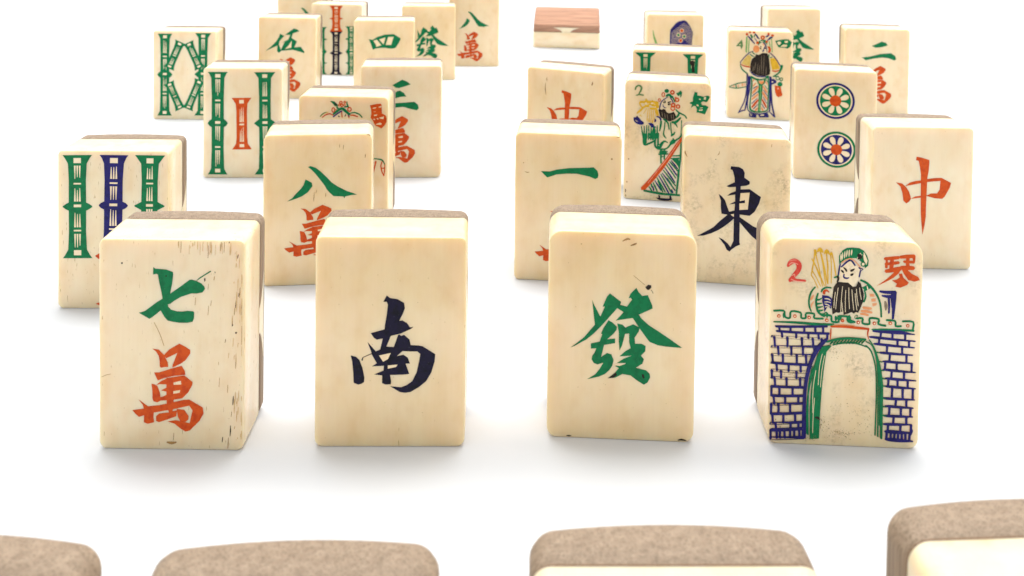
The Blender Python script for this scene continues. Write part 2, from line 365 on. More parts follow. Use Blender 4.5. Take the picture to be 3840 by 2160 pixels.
  ('painted_figure', '''g P 1 -125 3016 -128 3149 -75 3238 -6 3282 84 3290 194 3283 264 3245 321 3164 346 3083 340 3000 291 2958 270 3008 218 3068 138 3117 38 3114 -32 3091 -100 3027
i S 2 -99 3176 10 -97 3122 22 -96 3068 9
i S 3 -74 3202 10 -75 3146 22 -77 3089 9
i S 4 -35 3224 10 -38 3168 22 -42 3111 9
i S 5 0 3241 10 -5 3187 22 -11 3133 9
i S 6 35 3247 10 32 3196 22 29 3144 9
i S 7 74 3254 10 70 3210 22 66 3166 9
i S 2 215 3202 10 187 3155 22 158 3107 9
i S 3 236 3182 10 212 3135 22 188 3088 9
i S 4 265 3214 10 284 3163 22 302 3112 9
i P 5 256 3183 296 3163 328 3082 310 3010 268 3091
i P 6 294 3025 292 3010 286 2998 275 2988 262 2983 248 2983 235 2987 225 2996 217 3008 215 3022 217 3036 223 3049 234 3058 247 3063 260 3064 274 3060 284 3051 292 3039
g R 7 259 3023 42 43 20
k S 6 176 3180 39 207 3140 78 178 3108 26
i P 3 -110 2995 48 3083 140 3004 231 2945 186 2759 108 2643 -73 2719 -139 2747
b S 4 -105 3016 23 -118 2944 26 -131 2830 26 -140 2778 23
b S 5 -89 2965 26 48 3083 31 130 2998 26
b S 8 191 2965 21 226 2940 26 251 2944 29 222 2914 18
b S 9 217 2914 23 200 2811 23
f S 9 -85 3037 16 38 3108 18 129 3065 18 221 2966 13
k S 5 -93 2914 13 -67 2894 36 -47 2869 16
k S 6 -54 2961 16 -18 2927 31 -2 2896 26
k S 4 63 2904 31 92 2920 39 127 2942 13
k S 5 64 2837 31 89 2848 39 108 2864 13
b S 6 -41 2849 21 -45 2802 29 -5 2783 29 40 2793 16
g S 5 -195 2787 26 -145 2809 31 -136 2830 21
k S 6 -145 2809 39 -129 2768 34 -148 2716 26
g S 3 -497 2621 23 -560 2536 31 -593 2411 29 -585 2298 31 -553 2216 21
f S 4 -519 2486 18 -548 2434 34 -568 2402 16
f S 5 -512 2383 13 -546 2330 23 -550 2279 10
g S 6 -450 2520 26 -477 2415 34 -470 2302 34 -433 2200 37 -341 2141 31
g S 7 -462 2411 34 -425 2416 26 -388 2445 13
g S 7 -461 2344 34 -421 2349 26 -381 2357 13
g S 8 -450 2287 34 -409 2293 26 -370 2306 13
g S 9 -433 2231 34 -396 2237 26 -358 2249 13
g S 7 -392 2176 34 -352 2181 26 -312 2215 13
g S 5 -400 2542 23 -371 2595 29 -311 2623 26
g S 6 -311 2623 26 -241 2615 23
o S 7 -354 2513 39 -350 2554 44 -310 2571 29 -275 2541 16
b P 10 -384 2491 -288 2484 -227 2445 -215 2363 -243 2269 -285 2319 -342 2214 -355 2306 -381 2388
i S 11 -342 2436 13 -287 2433 16 -247 2413 10
i S 12 -346 2379 10 -296 2386 13 -246 2372 10
i S 13 -340 2348 10 -295 2339 16 -254 2310 9
i S 14 -334 2297 10 -304 2308 16 -284 2268 9
g S 1 226 2760 31 327 2712 39 429 2613 39 512 2482 34 555 2339 31 569 2165 29
g P 2 248 2637 337 2687 388 2632 310 2583
i S 3 328 2666 9 339 2630 18 344 2599 9
g S 3 289 2598 23 312 2495 31 284 2402 29
f P 2 371 2539 440 2541 456 2495 382 2493
f P 3 402 2457 472 2470 473 2419 409 2411
f P 4 419 2381 494 2394 490 2358 430 2335
f S 5 276 2309 36 346 2301 44 406 2298 34
f S 6 248 2251 34 327 2249 44 418 2231 29
f S 7 234 2204 26 299 2201 39 359 2188 29
k P 13 -143 2716 27 2712 108 2643 158 2655 186 2738 227 2709 281 2535 274 2412 227 2286 198 2223 158 2232 129 2205 88 2230 48 2207 9 2196 -31 2179 -52 2235 -122 2206 -152 2221 -211 2177 -224 2290 -222 2435 -210 2559 -201 2632
i S 14 -62 2647 9 -76 2435 9 -82 2223 9
i S 14 -131 2624 9 -151 2448 9 -163 2272 9
i S 14 39 2630 9 44 2455 9 57 2280 9
i S 14 89 2601 9 104 2431 9 127 2262 9
i S 14 159 2614 9 173 2475 9 196 2337 9
i S 14 -10 2587 9 -13 2406 9 -7 2226 9
i S 15 -175 2550 9 -188 2421 9 -194 2291 9
i S 14 209 2636 9 222 2538 9 243 2441 9
i S 15 141 2541 9 155 2402 9 177 2264 9
i S 15 -66 2379 9 -58 2291 9 -42 2204 9
b S 1 534 2586 34 629 2574 52 788 2574 65
b S 2 571 2515 26 681 2503 57 780 2512 52
b S 3 773 2574 65 766 2450 65 760 2285 52 754 2141 34
b S 4 675 2508 39 689 2365 34 687 2231 26
b S 5 740 2531 78 740 2325 26
h S 5 623 2424 26 639 2353 52 636 2280 21'''),
  ('painted_wall', '''g S 7 -1157 2205 33 -996 2211 33 -979 2139 33 -953 2098 33 -893 2100 33 -875 2205 33 -724 2189 33 -712 2107 33 -641 2105 33 -633 2182 33 -507 2177 33 -501 2105 33 -360 2105 33
g S 14 -351 2146 33 -311 2163 33 -231 2151 33 -219 2063 33 -108 2062 33 -120 2150 33 20 2155 33
g S 15 40 2156 45 56 2084 75 152 2067 30
g S 16 150 2139 33 179 2181 33 160 2129 33 270 2133 33 272 2051 33 382 2044 33 385 2137 33 530 2127 33 522 2050 33 642 2023 33
g S 4 650 2116 33 790 2106 33 802 2024 33 891 2027 33
g S 1 909 2105 33 1078 2101 33 1072 1967 33
g S 15 -1154 2023 18 -841 2025 36 -438 2009 42 -188 2013 33
g S 16 -238 2011 30 -358 2012 39
g S 2 424 1953 21 664 1962 33 1092 1958 39
o P 1 -1044 2123 -1045 2113 -1050 2104 -1057 2097 -1066 2093 -1076 2093 -1085 2096 -1093 2102 -1098 2111 -1100 2121 -1099 2131 -1094 2140 -1087 2146 -1077 2150 -1068 2151 -1058 2147 -1051 2141 -1046 2133
i P 2 -1058 2121 -1058 2117 -1061 2112 -1064 2109 -1068 2108 -1073 2107 -1077 2109 -1081 2112 -1083 2116 -1084 2120 -1083 2125 -1081 2129 -1078 2132 -1073 2134 -1069 2134 -1065 2133 -1061 2130 -1059 2126
o P 8 -787 2130 -788 2120 -793 2111 -800 2105 -810 2101 -819 2100 -829 2104 -836 2110 -841 2118 -843 2128 -842 2138 -837 2147 -830 2154 -821 2158 -811 2158 -802 2155 -794 2149 -789 2140
i P 9 -801 2129 -802 2124 -804 2120 -807 2117 -811 2115 -816 2115 -820 2116 -824 2119 -826 2123 -827 2128 -826 2132 -824 2136 -821 2140 -817 2141 -812 2141 -808 2140 -804 2137 -802 2133
o P 8 -556 2116 -558 2106 -562 2097 -570 2090 -579 2087 -589 2086 -598 2089 -606 2096 -611 2104 -613 2114 -611 2124 -606 2133 -599 2139 -590 2143 -580 2144 -571 2140 -563 2134 -558 2126
i P 9 -570 2114 -571 2110 -573 2106 -577 2103 -581 2101 -585 2101 -590 2102 -593 2105 -596 2109 -596 2113 -596 2118 -594 2122 -590 2125 -586 2127 -581 2127 -577 2126 -574 2123 -571 2119
o P 17 -273 2082 -275 2072 -280 2063 -287 2056 -296 2053 -306 2052 -315 2055 -323 2062 -328 2070 -329 2080 -328 2090 -323 2099 -316 2105 -307 2109 -297 2110 -288 2106 -280 2100 -275 2092
i P 18 -287 2080 -288 2076 -290 2072 -294 2069 -298 2067 -302 2067 -307 2068 -310 2071 -313 2075 -313 2079 -313 2084 -311 2088 -307 2091 -303 2093 -298 2093 -294 2092 -291 2089 -288 2085
o P 15 -21 2086 -22 2076 -27 2067 -34 2061 -43 2057 -53 2056 -62 2060 -70 2066 -75 2074 -77 2084 -75 2094 -71 2103 -63 2110 -54 2113 -45 2114 -35 2111 -28 2104 -23 2096
f P 16 -39 2085 -39 2082 -41 2079 -44 2076 -47 2075 -50 2075 -54 2076 -56 2078 -58 2081 -59 2085 -58 2088 -57 2091 -54 2094 -51 2095 -47 2095 -44 2094 -41 2092 -40 2089
o P 16 230 2064 228 2055 224 2046 216 2039 207 2035 198 2035 188 2038 181 2044 176 2053 174 2062 175 2072 180 2081 187 2088 196 2092 206 2092 215 2089 223 2083 228 2074
i P 17 216 2063 215 2058 213 2054 210 2051 205 2049 201 2049 197 2051 193 2053 191 2057 190 2062 191 2067 193 2071 196 2074 200 2076 205 2076 209 2074 213 2071 215 2067
o P 17 488 2059 486 2049 482 2040 474 2033 465 2029 456 2029 446 2032 439 2038 434 2047 432 2057 433 2066 438 2075 445 2082 454 2086 464 2086 473 2083 481 2077 486 2068
i P 18 474 2057 473 2052 471 2048 468 2045 463 2043 459 2043 455 2045 451 2048 449 2052 448 2056 449 2061 451 2065 454 2068 458 2070 463 2070 467 2068 471 2066 473 2062
o P 5 742 2068 740 2058 736 2049 729 2043 719 2039 710 2038 701 2042 693 2048 688 2056 686 2066 688 2076 692 2085 699 2091 708 2095 718 2096 727 2093 735 2086 740 2078
i P 6 728 2067 727 2062 725 2058 722 2055 718 2053 713 2053 709 2054 705 2057 703 2061 702 2066 703 2070 705 2074 708 2077 712 2079 717 2079 721 2078 725 2075 727 2071
o P 1 1021 2037 1020 2027 1015 2019 1008 2012 999 2008 989 2008 980 2011 973 2017 968 2025 966 2035 967 2045 972 2054 979 2061 988 2064 998 2065 1007 2062 1014 2056 1019 2047
i P 2 1007 2036 1007 2031 1005 2027 1001 2024 997 2022 993 2022 988 2023 985 2026 983 2030 982 2035 982 2039 984 2044 988 2047 992 2048 996 2049 1001 2047 1004 2044 1007 2040
g S 15 -161 2153 21 -154 2117 45 -159 2076 18
g S 17 -91 2171 21 -84 2135 45 -89 2094 18
g S 16 59 2172 21 66 2136 45 61 2094 18
g S 18 -302 2205 21 -295 2169 45 -300 2127 18
g S 8 -995 2174 21 -989 2138 45 -994 2097 18'''),
  ('painted_brickwork', '''b S 17 -1127 1954 20 -1062 1948 40 -699 1959 40 -293 1981 40
b S 18 -1066 1948 45 -1058 1908 35 -1053 1867 40
b S 18 -886 1956 45 -880 1911 35 -882 1866 40
b S 18 -661 1965 45 -658 1915 35 -657 1864 40
b S 18 -488 1973 45 -481 1918 35 -477 1863 40
b S 18 -360 1978 45 -355 1920 35 -359 1861 40
b S 19 -1111 1876 20 -1045 1869 40 -675 1859 40 -261 1861 40
b S 20 -1025 1867 45 -1016 1822 35 -1011 1777 40
b S 20 -792 1865 45 -786 1819 35 -788 1773 40
b S 20 -592 1863 45 -590 1817 35 -589 1771 40
b S 20 -434 1862 45 -427 1815 35 -423 1769 40
b S 20 -291 1861 45 -287 1814 35 -290 1767 40
b S 21 -1167 1787 20 -1162 1781 40 -762 1769 40 -318 1767 40
b S 22 -1140 1778 45 -1131 1696 35 -1125 1614 40
b S 22 -929 1775 45 -923 1699 35 -925 1622 40
b S 22 -694 1772 45 -691 1702 35 -689 1631 40
b S 22 -521 1770 45 -513 1704 35 -509 1638 40
b S 22 -377 1768 45 -373 1706 35 -376 1643 40
b S 23 -1167 1619 20 -1167 1612 40 -836 1621 40 -448 1640 40
b S 24 -1077 1616 45 -1068 1550 35 -1063 1484 40
b S 24 -864 1624 45 -858 1556 35 -859 1487 40
b S 24 -676 1632 45 -673 1561 35 -671 1490 40
b S 24 -495 1639 45 -488 1566 35 -483 1494 40
b S 25 -1167 1489 20 -1167 1483 40 -863 1483 40 -512 1493 40
b S 26 -1167 1482 45 -1159 1414 35 -1153 1345 40
b S 26 -997 1485 45 -991 1413 35 -993 1341 40
b S 26 -772 1489 45 -769 1412 35 -767 1335 40
b S 26 -625 1491 45 -618 1412 35 -613 1332 40
b S 27 -1167 1355 20 -1167 1348 40 -897 1334 40 -575 1331 40
b S 28 -1098 1343 45 -1090 1281 35 -1084 1219 40
b S 28 -902 1338 45 -896 1277 35 -898 1214 40
b S 28 -706 1334 45 -704 1272 35 -702 1211 40
b S 29 -1167 1229 20 -1167 1223 40 -902 1210 40 -587 1208 40
b S 30 -1167 1220 45 -1167 1160 35 -1163 1099 40
b S 30 -1021 1217 45 -1016 1158 35 -1017 1099 40
b S 30 -771 1212 45 -768 1156 35 -767 1100 40
b S 31 -1167 1107 20 -1167 1101 40 -914 1095 40 -614 1100 40
b S 32 -1123 1099 45 -1114 1026 35 -1108 953 40
b S 32 -930 1099 45 -924 1026 35 -925 953 40
b S 32 -709 1100 45 -706 1027 35 -704 954 40
b S 33 -1167 961 20 -1167 954 40 -937 949 40 -641 954 40
b S 34 -1167 952 45 -1167 875 35 -1167 797 40
b S 34 -1043 953 45 -1037 878 35 -1038 802 40
b S 34 -829 953 45 -826 882 35 -824 810 40
b S 35 -1167 805 20 -1135 799 40 -915 802 40 -652 816 40
b S 36 -1132 799 45 -1123 731 35 -1117 663 40
b S 36 -947 805 45 -942 740 35 -943 674 40
b S 36 -732 813 45 -730 749 35 -728 686 40
b S 37 -1167 665 20 -1167 659 40 -939 669 40 -650 690 40
b S 38 -1167 659 46 -1167 576 35 -1167 494 40
b S 38 -1052 667 45 -1045 586 35 -1047 504 40
b S 38 -863 678 45 -860 598 35 -858 518 40
b S 39 -1167 504 20 -1114 498 40 -906 510 40 -654 533 40
b S 40 -1148 497 46 -1139 419 35 -1133 342 40
b S 40 -971 510 45 -965 433 35 -966 355 40
b S 40 -778 524 45 -775 447 35 -773 370 40
b S 41 -1167 344 20 -1167 337 40 -939 353 40 -658 379 40
b S 42 -1093 346 45 -1084 291 35 -1078 236 40
b S 42 -852 364 45 -846 310 35 -848 255 40
b S 42 -723 374 45 -720 320 35 -719 266 40
b S 43 -1167 234 20 -1153 228 51 -919 245 51 -641 273 50
b S 44 -1167 227 46 -1167 158 35 -1167 89 40
b S 44 -1072 236 46 -1067 167 35 -1068 97 40
b S 45 -1017 241 45 -1015 171 35 -1013 101 40
b S 46 -948 247 45 -940 177 35 -936 106 40
b S 44 -856 255 45 -851 183 35 -854 112 40
b S 45 -793 260 45 -784 189 35 -784 117 40
b S 44 -709 267 45 -703 195 35 -700 122 40
b S 47 -1167 96 20 -1157 89 51 -912 103 51 -623 128 50
b S 48 -303 1760 50 -433 1618 65 -546 1370 60 -613 1062 55 -635 709 55 -630 128 66
b S 21 -477 1936 25 -481 1906 40 -483 1883 25
b S 3 435 1929 20 503 1927 42 774 1911 42 1104 1897 20
b S 4 570 1920 45 567 1868 35 562 1815 40
b S 4 755 1912 45 754 1858 35 756 1805 40
b S 4 956 1904 45 956 1848 35 956 1793 40
b S 5 386 1829 20 454 1827 42 759 1804 42 1121 1784 20
b S 6 546 1817 45 543 1763 35 539 1709 40
b S 6 838 1800 45 837 1746 35 840 1693 40
b S 6 1020 1790 45 1020 1736 35 1020 1683 40
b S 7 455 1718 20 522 1716 42 787 1696 42 1109 1678 20
b S 8 674 1702 45 671 1636 35 667 1569 40
b S 8 914 1689 45 913 1625 35 916 1561 40
b S 9 546 1577 20 614 1575 42 819 1564 42 1083 1555 20
b S 10 721 1568 45 718 1498 35 714 1428 40
b S 10 986 1559 45 985 1490 35 988 1421 40
b S 11 608 1435 20 676 1433 42 845 1425 42 1072 1419 20
b S 12 651 1430 45 648 1362 35 644 1293 40
b S 12 833 1425 45 832 1355 35 835 1285 40
b S 12 1070 1419 45 1071 1347 35 1071 1275 40
b S 13 612 1299 20 679 1297 42 877 1283 42 1134 1272 20
b S 14 757 1289 45 754 1219 35 750 1148 40
b S 14 954 1280 45 953 1211 35 956 1142 40
b S 15 652 1156 20 719 1154 42 903 1144 42 1145 1136 20
b S 16 709 1150 45 706 1085 35 702 1020 40
b S 16 854 1146 45 853 1080 35 856 1015 40
b S 16 1014 1140 45 1015 1074 35 1015 1009 40
b S 17 647 1026 20 715 1024 42 899 1013 42 1141 1004 20
b S 18 771 1018 45 769 920 35 765 822 40
b S 18 938 1012 45 938 917 35 942 822 40
b S 18 1098 1006 45 1099 913 35 1100 821 40
b S 19 623 827 20 690 826 42 881 822 42 1131 821 20
b S 20 834 823 45 832 757 35 827 691 40
b S 20 1002 822 45 1000 754 35 1004 686 40
b S 21 663 700 20 730 698 42 892 689 42 1112 683 20
b S 22 735 694 45 732 615 35 728 535 40
b S 22 917 689 45 916 613 35 919 537 40
b S 22 1070 685 45 1070 612 35 1070 538 40
b S 23 644 539 20 712 537 42 881 537 42 1108 539 20
b S 24 805 536 45 802 469 35 798 401 40
b S 24 1009 538 45 1007 472 35 1010 406 40
b S 25 640 401 20 708 400 42 859 402 42 1068 408 20
b S 26 720 399 45 717 337 35 713 276 40
b S 26 917 404 45 915 339 35 918 274 40
b S 26 1084 408 45 1084 340 35 1084 272 40
b S 27 665 280 20 733 279 55 887 274 55 1100 272 20
b S 28 701 276 45 698 211 35 694 146 40
b S 29 765 275 45 764 210 35 767 145 40
b S 30 823 275 45 823 209 35 823 143 40
b S 31 880 274 45 882 208 35 879 142 40
b S 32 937 273 45 941 207 35 945 140 40
b S 33 995 273 45 999 206 35 1001 139 40
b S 34 1068 272 45 1065 205 35 1064 137 40
b S 35 676 151 20 743 150 55 902 141 55 1118 135 20
b P 5 502 1946 883 1957 1060 1911 885 1889 591 1908
b S 35 1081 355 20 1092 310 50 1079 233 15'''),
  ('painted_arch', '''o S 17 -234 1979 29 1 1985 41 222 1970 41 377 1961 29
o S 20 -231 1945 15 -232 1869 21 -237 1770 12
o S 18 370 1960 23 357 1876 18 373 1801 12
f S 18 -205 2004 9 -29 2017 12 148 2008 9
g S 49 -302 1722 21 -141 1774 32 79 1798 32 330 1787 26
g S 1 -198 1673 21 -51 1709 27 155 1720 29 347 1663 21
g S 50 -237 1688 18 -182 1762 13
g S 51 -187 1697 18 -132 1765 13
g S 52 -137 1706 18 -82 1768 13
g S 53 -87 1707 18 -32 1771 13
g S 54 -36 1708 18 18 1774 13
g S 55 14 1709 18 68 1777 13
g S 56 64 1711 18 118 1779 13
g S 57 114 1714 18 168 1779 13
g S 58 164 1717 18 218 1780 13
g S 59 214 1720 18 268 1781 13
g S 60 263 1723 18 318 1782 13
g S 2 332 1686 24 422 1590 26 494 1350 23 516 1047 22 520 681 21 514 208 24
g S 61 330 1754 12 435 1682 13 522 1412 15 565 1049 15 576 684 15 581 379 15
g S 62 389 1779 21 473 1638 21 548 1383 35 596 1080 41 604 746 41 611 167 35
g S 63 489 1563 12 530 1260 15 546 835 18 556 195 18
g P 51 -374 1643 -257 1671 -220 1664 -299 1562 -336 1256 -359 950 -377 567 -388 123 -533 109 -542 637 -522 974 -499 1250 -445 1481
g S 52 -374 1620 15 -485 1311 21 -559 972 21 -589 635 21 -583 191 21
g S 53 -515 1310 15 -567 1003 18 -573 697 18 -564 177 18
i S 53 -365 1529 9 -404 1314 9 -420 1009 9
i S 53 -462 1251 9 -500 944 9 -498 547 9
i S 54 -327 1500 9 -366 1255 9 -382 980 9
i S 54 -474 793 9 -490 486 9 -491 210 9
k S 55 -460 472 15 -415 471 38 -389 444 30
g S 64 489 1585 12 551 1579 9
g S 64 536 1435 12 598 1429 9
g S 63 569 1292 12 631 1286 9
g S 63 594 1156 12 656 1150 9
g S 63 597 1035 12 659 1028 9
g S 63 610 830 12 671 823 9
g S 63 620 693 12 682 687 9
g S 63 624 549 12 686 542 9'''),
  ('stain', '''s P 1 -133 200 -128 204 -124 200 -128 198
h P 1 -273 206 -270 209 -267 206 -270 204
h P 1 89 209 94 214 100 208 95 204
h P 1 28 189 31 192 34 189 32 187
s P 1 -195 251 -190 255 -185 250 -189 247
s P 1 -66 147 -61 153 -56 146 -60 142
s P 1 -30 184 -25 188 -20 183 -24 180
s P 1 162 285 165 288 167 285 165 283
h P 2 101 214 105 220 110 213 107 208
s P 2 91 179 96 185 101 178 97 173
s P 3 109 193 111 195 112 192 111 190
s P 3 86 243 90 247 95 243 91 239
s P 1 -89 226 -82 231 -74 226 -80 222
h P 2 -172 230 -170 233 -167 230 -169 227
s P 2 35 218 43 224 51 218 44 213
h P 2 -49 223 -45 227 -40 223 -44 219
h P 3 -15 235 -10 239 -5 235 -9 231
s P 2 -139 196 -132 203 -124 196 -130 190
s P 4 11 256 14 260 17 255 15 252
h P 3 -43 197 -40 202 -37 196 -39 192
h P 1 180 212 186 217 192 211 187 206
h P 1 -17 141 -14 145 -10 140 -13 137
h P 3 -115 186 -110 192 -104 185 -108 180
h P 3 90 143 93 146 95 142 93 139
s P 4 111 123 118 130 126 122 120 117
h P 3 53 207 58 211 63 207 59 203
s P 4 -60 194 -57 199 -53 193 -56 189
h P 3 -192 232 -189 235 -186 232 -189 230
h P 5 -13 261 -8 267 -4 260 -7 255
s P 1 11 311 13 315 17 310 15 306
h P 4 -92 217 -89 223 -86 217 -88 213
h P 4 -17 208 -14 212 -11 208 -13 205
h P 5 -79 195 -73 199 -66 194 -72 191
h P 5 0 220 9 227 18 220 11 214
h P 4 -167 218 -163 224 -159 217 -161 212
s P 5 -121 221 -114 227 -107 221 -113 216
s P 1 -64 262 -59 266 -54 261 -58 257
h P 6 -114 238 -109 244 -104 237 -108 233
h P 2 -44 278 -40 284 -36 277 -39 273
s P 3 -156 255 -153 259 -150 254 -152 251
s P 7 -78 231 -76 234 -73 231 -75 229
h P 8 -49 217 -44 222 -39 216 -43 211
h P 1 268 222 275 227 283 222 276 218
h P 6 7 236 10 240 13 235 11 232
h P 6 11 187 13 190 15 186 14 184
h P 4 90 227 95 233 101 226 96 222
h P 4 -134 163 -131 166 -128 163 -130 160
s P 7 21 171 25 177 29 170 26 165
h P 7 -10 231 -5 235 0 231 -4 228
h P 7 -13 200 -10 204 -6 200 -9 197
h P 2 178 236 187 243 196 236 189 231
s P 1 250 285 252 288 255 285 253 282
s P 7 -132 243 -127 247 -122 243 -126 240
h P 8 3 181 8 185 13 180 9 177
s P 8 -91 202 -88 206 -84 201 -87 198
s P 9 -97 220 -91 226 -85 220 -90 215
h P 10 -99 242 -94 246 -89 241 -93 238
s P 1 121 271 124 275 128 271 125 268
s P 4 125 215 131 219 138 215 132 211
s P 1 49 266 53 269 56 266 53 264
s P 11 -66 217 -62 220 -58 217 -61 215
h P 9 21 195 25 198 29 195 26 193
s P 12 -95 249 -89 256 -82 249 -87 244
s P 13 -62 254 -59 258 -56 254 -58 251
s P 10 44 161 51 167 58 160 52 155
h P 9 -33 223 -27 228 -21 223 -26 219
s P 2 145 265 147 268 150 264 148 261
s P 14 -60 244 -55 248 -50 244 -54 240
s P 8 -141 244 -138 251 -134 243 -136 238
s P 6 10 284 12 287 14 284 13 281
h P 2 -266 231 -264 235 -261 231 -263 228
h P 1 -229 165 -219 172 -210 165 -218 159
s P 15 -65 213 -59 219 -54 213 -58 208
h P 1 -232 294 -225 299 -218 293 -224 289
h P 5 70 198 78 204 86 197 80 192
h P 11 34 166 40 172 47 165 42 160
h P 10 51 223 54 226 58 223 55 221
s P 12 50 136 53 140 56 136 54 133
h P 6 95 210 100 216 106 209 101 205
s P 11 50 211 53 214 57 211 54 208
h P 2 -195 1632 -189 1637 -182 1631 -187 1627
s P 1 -127 1574 -122 1579 -116 1574 -121 1571
h P 1 -168 1467 -164 1470 -160 1467 -163 1464
h P 1 -26 1448 -23 1452 -19 1447 -21 1444
s P 2 -102 1577 -100 1579 -98 1576 -99 1574
s P 1 -206 1563 -201 1569 -197 1562 -200 1557
s P 2 -183 1543 -180 1547 -177 1543 -179 1540
s P 52 -249 1684 -245 1688 -240 1684 -244 1680
s P 3 -91 1604 -88 1607 -84 1604 -87 1602
s P 2 -147 1549 -140 1555 -132 1548 -138 1543
h P 52 -242 1592 -238 1594 -235 1591 -238 1589
h P 3 -137 1563 -132 1568 -127 1562 -131 1558
h P 1 -212 1466 -206 1472 -201 1465 -205 1460
s P 4 -145 1566 -139 1572 -133 1565 -138 1560
s P 1 -179 1420 -173 1424 -167 1419 -172 1415
s P 1 -77 1652 -73 1657 -69 1651 -72 1647
h P 3 -177 1544 -172 1550 -165 1543 -170 1538
s P 1 -121 1454 -114 1460 -107 1453 -113 1448
h P 3 -94 1545 -88 1550 -82 1545 -87 1542
s P 1 5 1616 7 1619 9 1616 7 1613
h P 5 -125 1552 -121 1557 -118 1551 -120 1548
h P 4 -189 1510 -185 1516 -180 1509 -183 1504
h P 53 -241 1568 -237 1571 -233 1568 -236 1565
h P 2 -133 1472 -128 1477 -123 1471 -127 1467
s P 3 -191 1603 -184 1609 -177 1603 -183 1599
s P 53 -226 1608 -223 1613 -220 1607 -222 1604
h P 53 -140 1674 -137 1676 -134 1673 -137 1671
h P 4 -190 1560 -184 1566 -178 1560 -183 1556
h P 4 -82 1593 -80 1595 -78 1592 -79 1590
s P 2 -22 1463 -15 1469 -8 1463 -14 1458
h P 1 -36 1551 -31 1555 -27 1550 -30 1547
h P 1 -150 1626 -146 1632 -142 1625 -145 1621
s P 4 -176 1615 -170 1619 -163 1614 -169 1611
h P 52 -200 1709 -195 1716 -190 1708 -194 1703
s P 54 -239 1637 -236 1640 -233 1637 -236 1634
h P 2 -129 1631 -127 1633 -125 1630 -127 1628
h P 5 -99 1622 -95 1625 -92 1621 -95 1619
h P 2 -167 1467 -165 1471 -162 1467 -164 1464
h P 6 -141 1526 -137 1532 -133 1525 -135 1520
h P 5 -137 1607 -134 1611 -131 1606 -134 1603
s P 5 -60 1577 -56 1582 -51 1577 -55 1573
s P 6 -167 1611 -163 1615 -158 1611 -162 1608
h P 6 -58 1566 -56 1569 -54 1565 -56 1562
s P 3 -110 1488 -103 1493 -97 1487 -102 1483
h P 54 -258 1589 -256 1592 -253 1588 -255 1586
s P 1 -235 1413 -233 1416 -232 1412 -233 1410
h P 1 -61 601 -58 605 -54 601 -57 598
s P 1 361 814 365 817 369 813 366 810
h P 1 436 500 439 504 441 500 440 497
h P 1 220 536 224 539 229 536 225 533
h P 1 149 575 153 581 158 574 155 569
s P 1 15 982 19 986 23 981 20 977
s P 1 47 780 51 784 55 779 52 775
s P 1 301 885 307 890 313 884 308 880
h P 1 183 1184 188 1190 194 1184 190 1179
s P 1 260 742 263 746 266 742 264 739
s P 2 128 558 130 560 132 557 130 555
h P 1 -253 588 -250 593 -247 587 -249 583
s P 2 252 233 257 238 263 233 259 228
s P 1 245 692 250 698 255 691 251 686
h P 2 129 595 133 601 137 594 134 590
s P 1 92 422 98 428 104 421 99 416
h P 1 110 809 113 811 117 808 114 806
h P 1 130 1064 139 1070 148 1064 140 1058
s P 1 233 363 238 367 244 363 239 359
h P 1 231 594 234 598 238 594 235 592
s P 1 -51 704 -45 710 -40 703 -44 699
s P 1 -83 553 -80 556 -77 552 -79 549
h P 1 -162 458 -158 462 -153 458 -157 455
h P 1 361 312 364 315 366 312 364 310
h P 2 230 527 236 532 242 527 237 524
s P 2 177 303 183 309 190 303 185 298
h P 3 162 586 164 588 166 585 164 583
s P 1 49 714 59 721 68 714 60 708
s P 11 -131 250 -125 255 -118 250 -124 245
s P 1 84 941 86 944 88 941 87 938
s P 1 134 461 139 467 145 460 141 455
s P 4 169 613 173 617 177 612 173 609
s P 2 -58 682 -56 685 -53 682 -55 680
h P 2 261 278 265 282 269 277 266 274
s P 1 77 1025 84 1032 92 1025 86 1019
s P 1 150 679 152 683 155 679 153 676
s P 1 5 455 9 460 14 454 10 450
s P 1 -91 1187 -85 1194 -79 1186 -84 1181
s P 3 481 707 485 713 489 706 486 701
s P 1 -31 556 -24 561 -18 556 -23 552
s P 3 -55 666 -50 671 -44 665 -49 661
s P 2 416 519 421 525 427 518 423 513
h P 1 333 458 340 463 347 458 341 454
s P 1 -123 809 -114 816 -105 809 -113 804
h P 4 191 573 194 576 198 573 195 571
s P 1 -210 653 -204 658 -198 652 -203 648
h P 2 275 730 277 733 279 730 278 727
s P 2 175 1165 179 1171 184 1164 180 1160
h P 13 57 152 59 154 61 152 59 150
s P 1 108 679 110 682 112 679 111 676
h P 1 66 667 72 673 78 666 73 662
s P 13 -116 270 -112 273 -108 270 -111 267
h P 1 -132 684 -126 689 -121 683 -125 679
s P 1 342 573 347 578 352 573 348 569
h P 1 95 767 97 770 98 766 97 764
s P 1 277 336 280 339 284 336 281 333
h P 1 -146 902 -141 907 -135 901 -139 897
h P 1 181 666 184 670 188 666 185 663
s P 1 245 641 249 646 253 640 250 637
s P 1 -321 304 -317 307 -314 304 -317 302
s P 1 -332 392 -324 398 -317 391 -323 387
h P 56 -400 442 -396 448 -392 441 -395 437
s P 2 -322 379 -316 384 -310 379 -315 374
h P 1 -285 490 -282 493 -279 490 -281 488
s P 1 -268 322 -262 328 -257 321 -261 316
h P 1 -238 400 -234 406 -230 399 -233 394
h P 1 -339 249 -335 252 -330 248 -334 246
s P 52 -370 295 -365 300 -360 295 -364 291
s P 3 -328 395 -324 398 -320 395 -323 393
s P 2 -300 474 -295 479 -290 474 -294 470
s P 1 -299 140 -292 145 -285 139 -291 135
h P 2 -246 294 -240 300 -235 293 -239 288
h P 2 -247 140 -244 146 -240 140 -242 135
h P 4 -346 412 -339 417 -332 411 -338 407
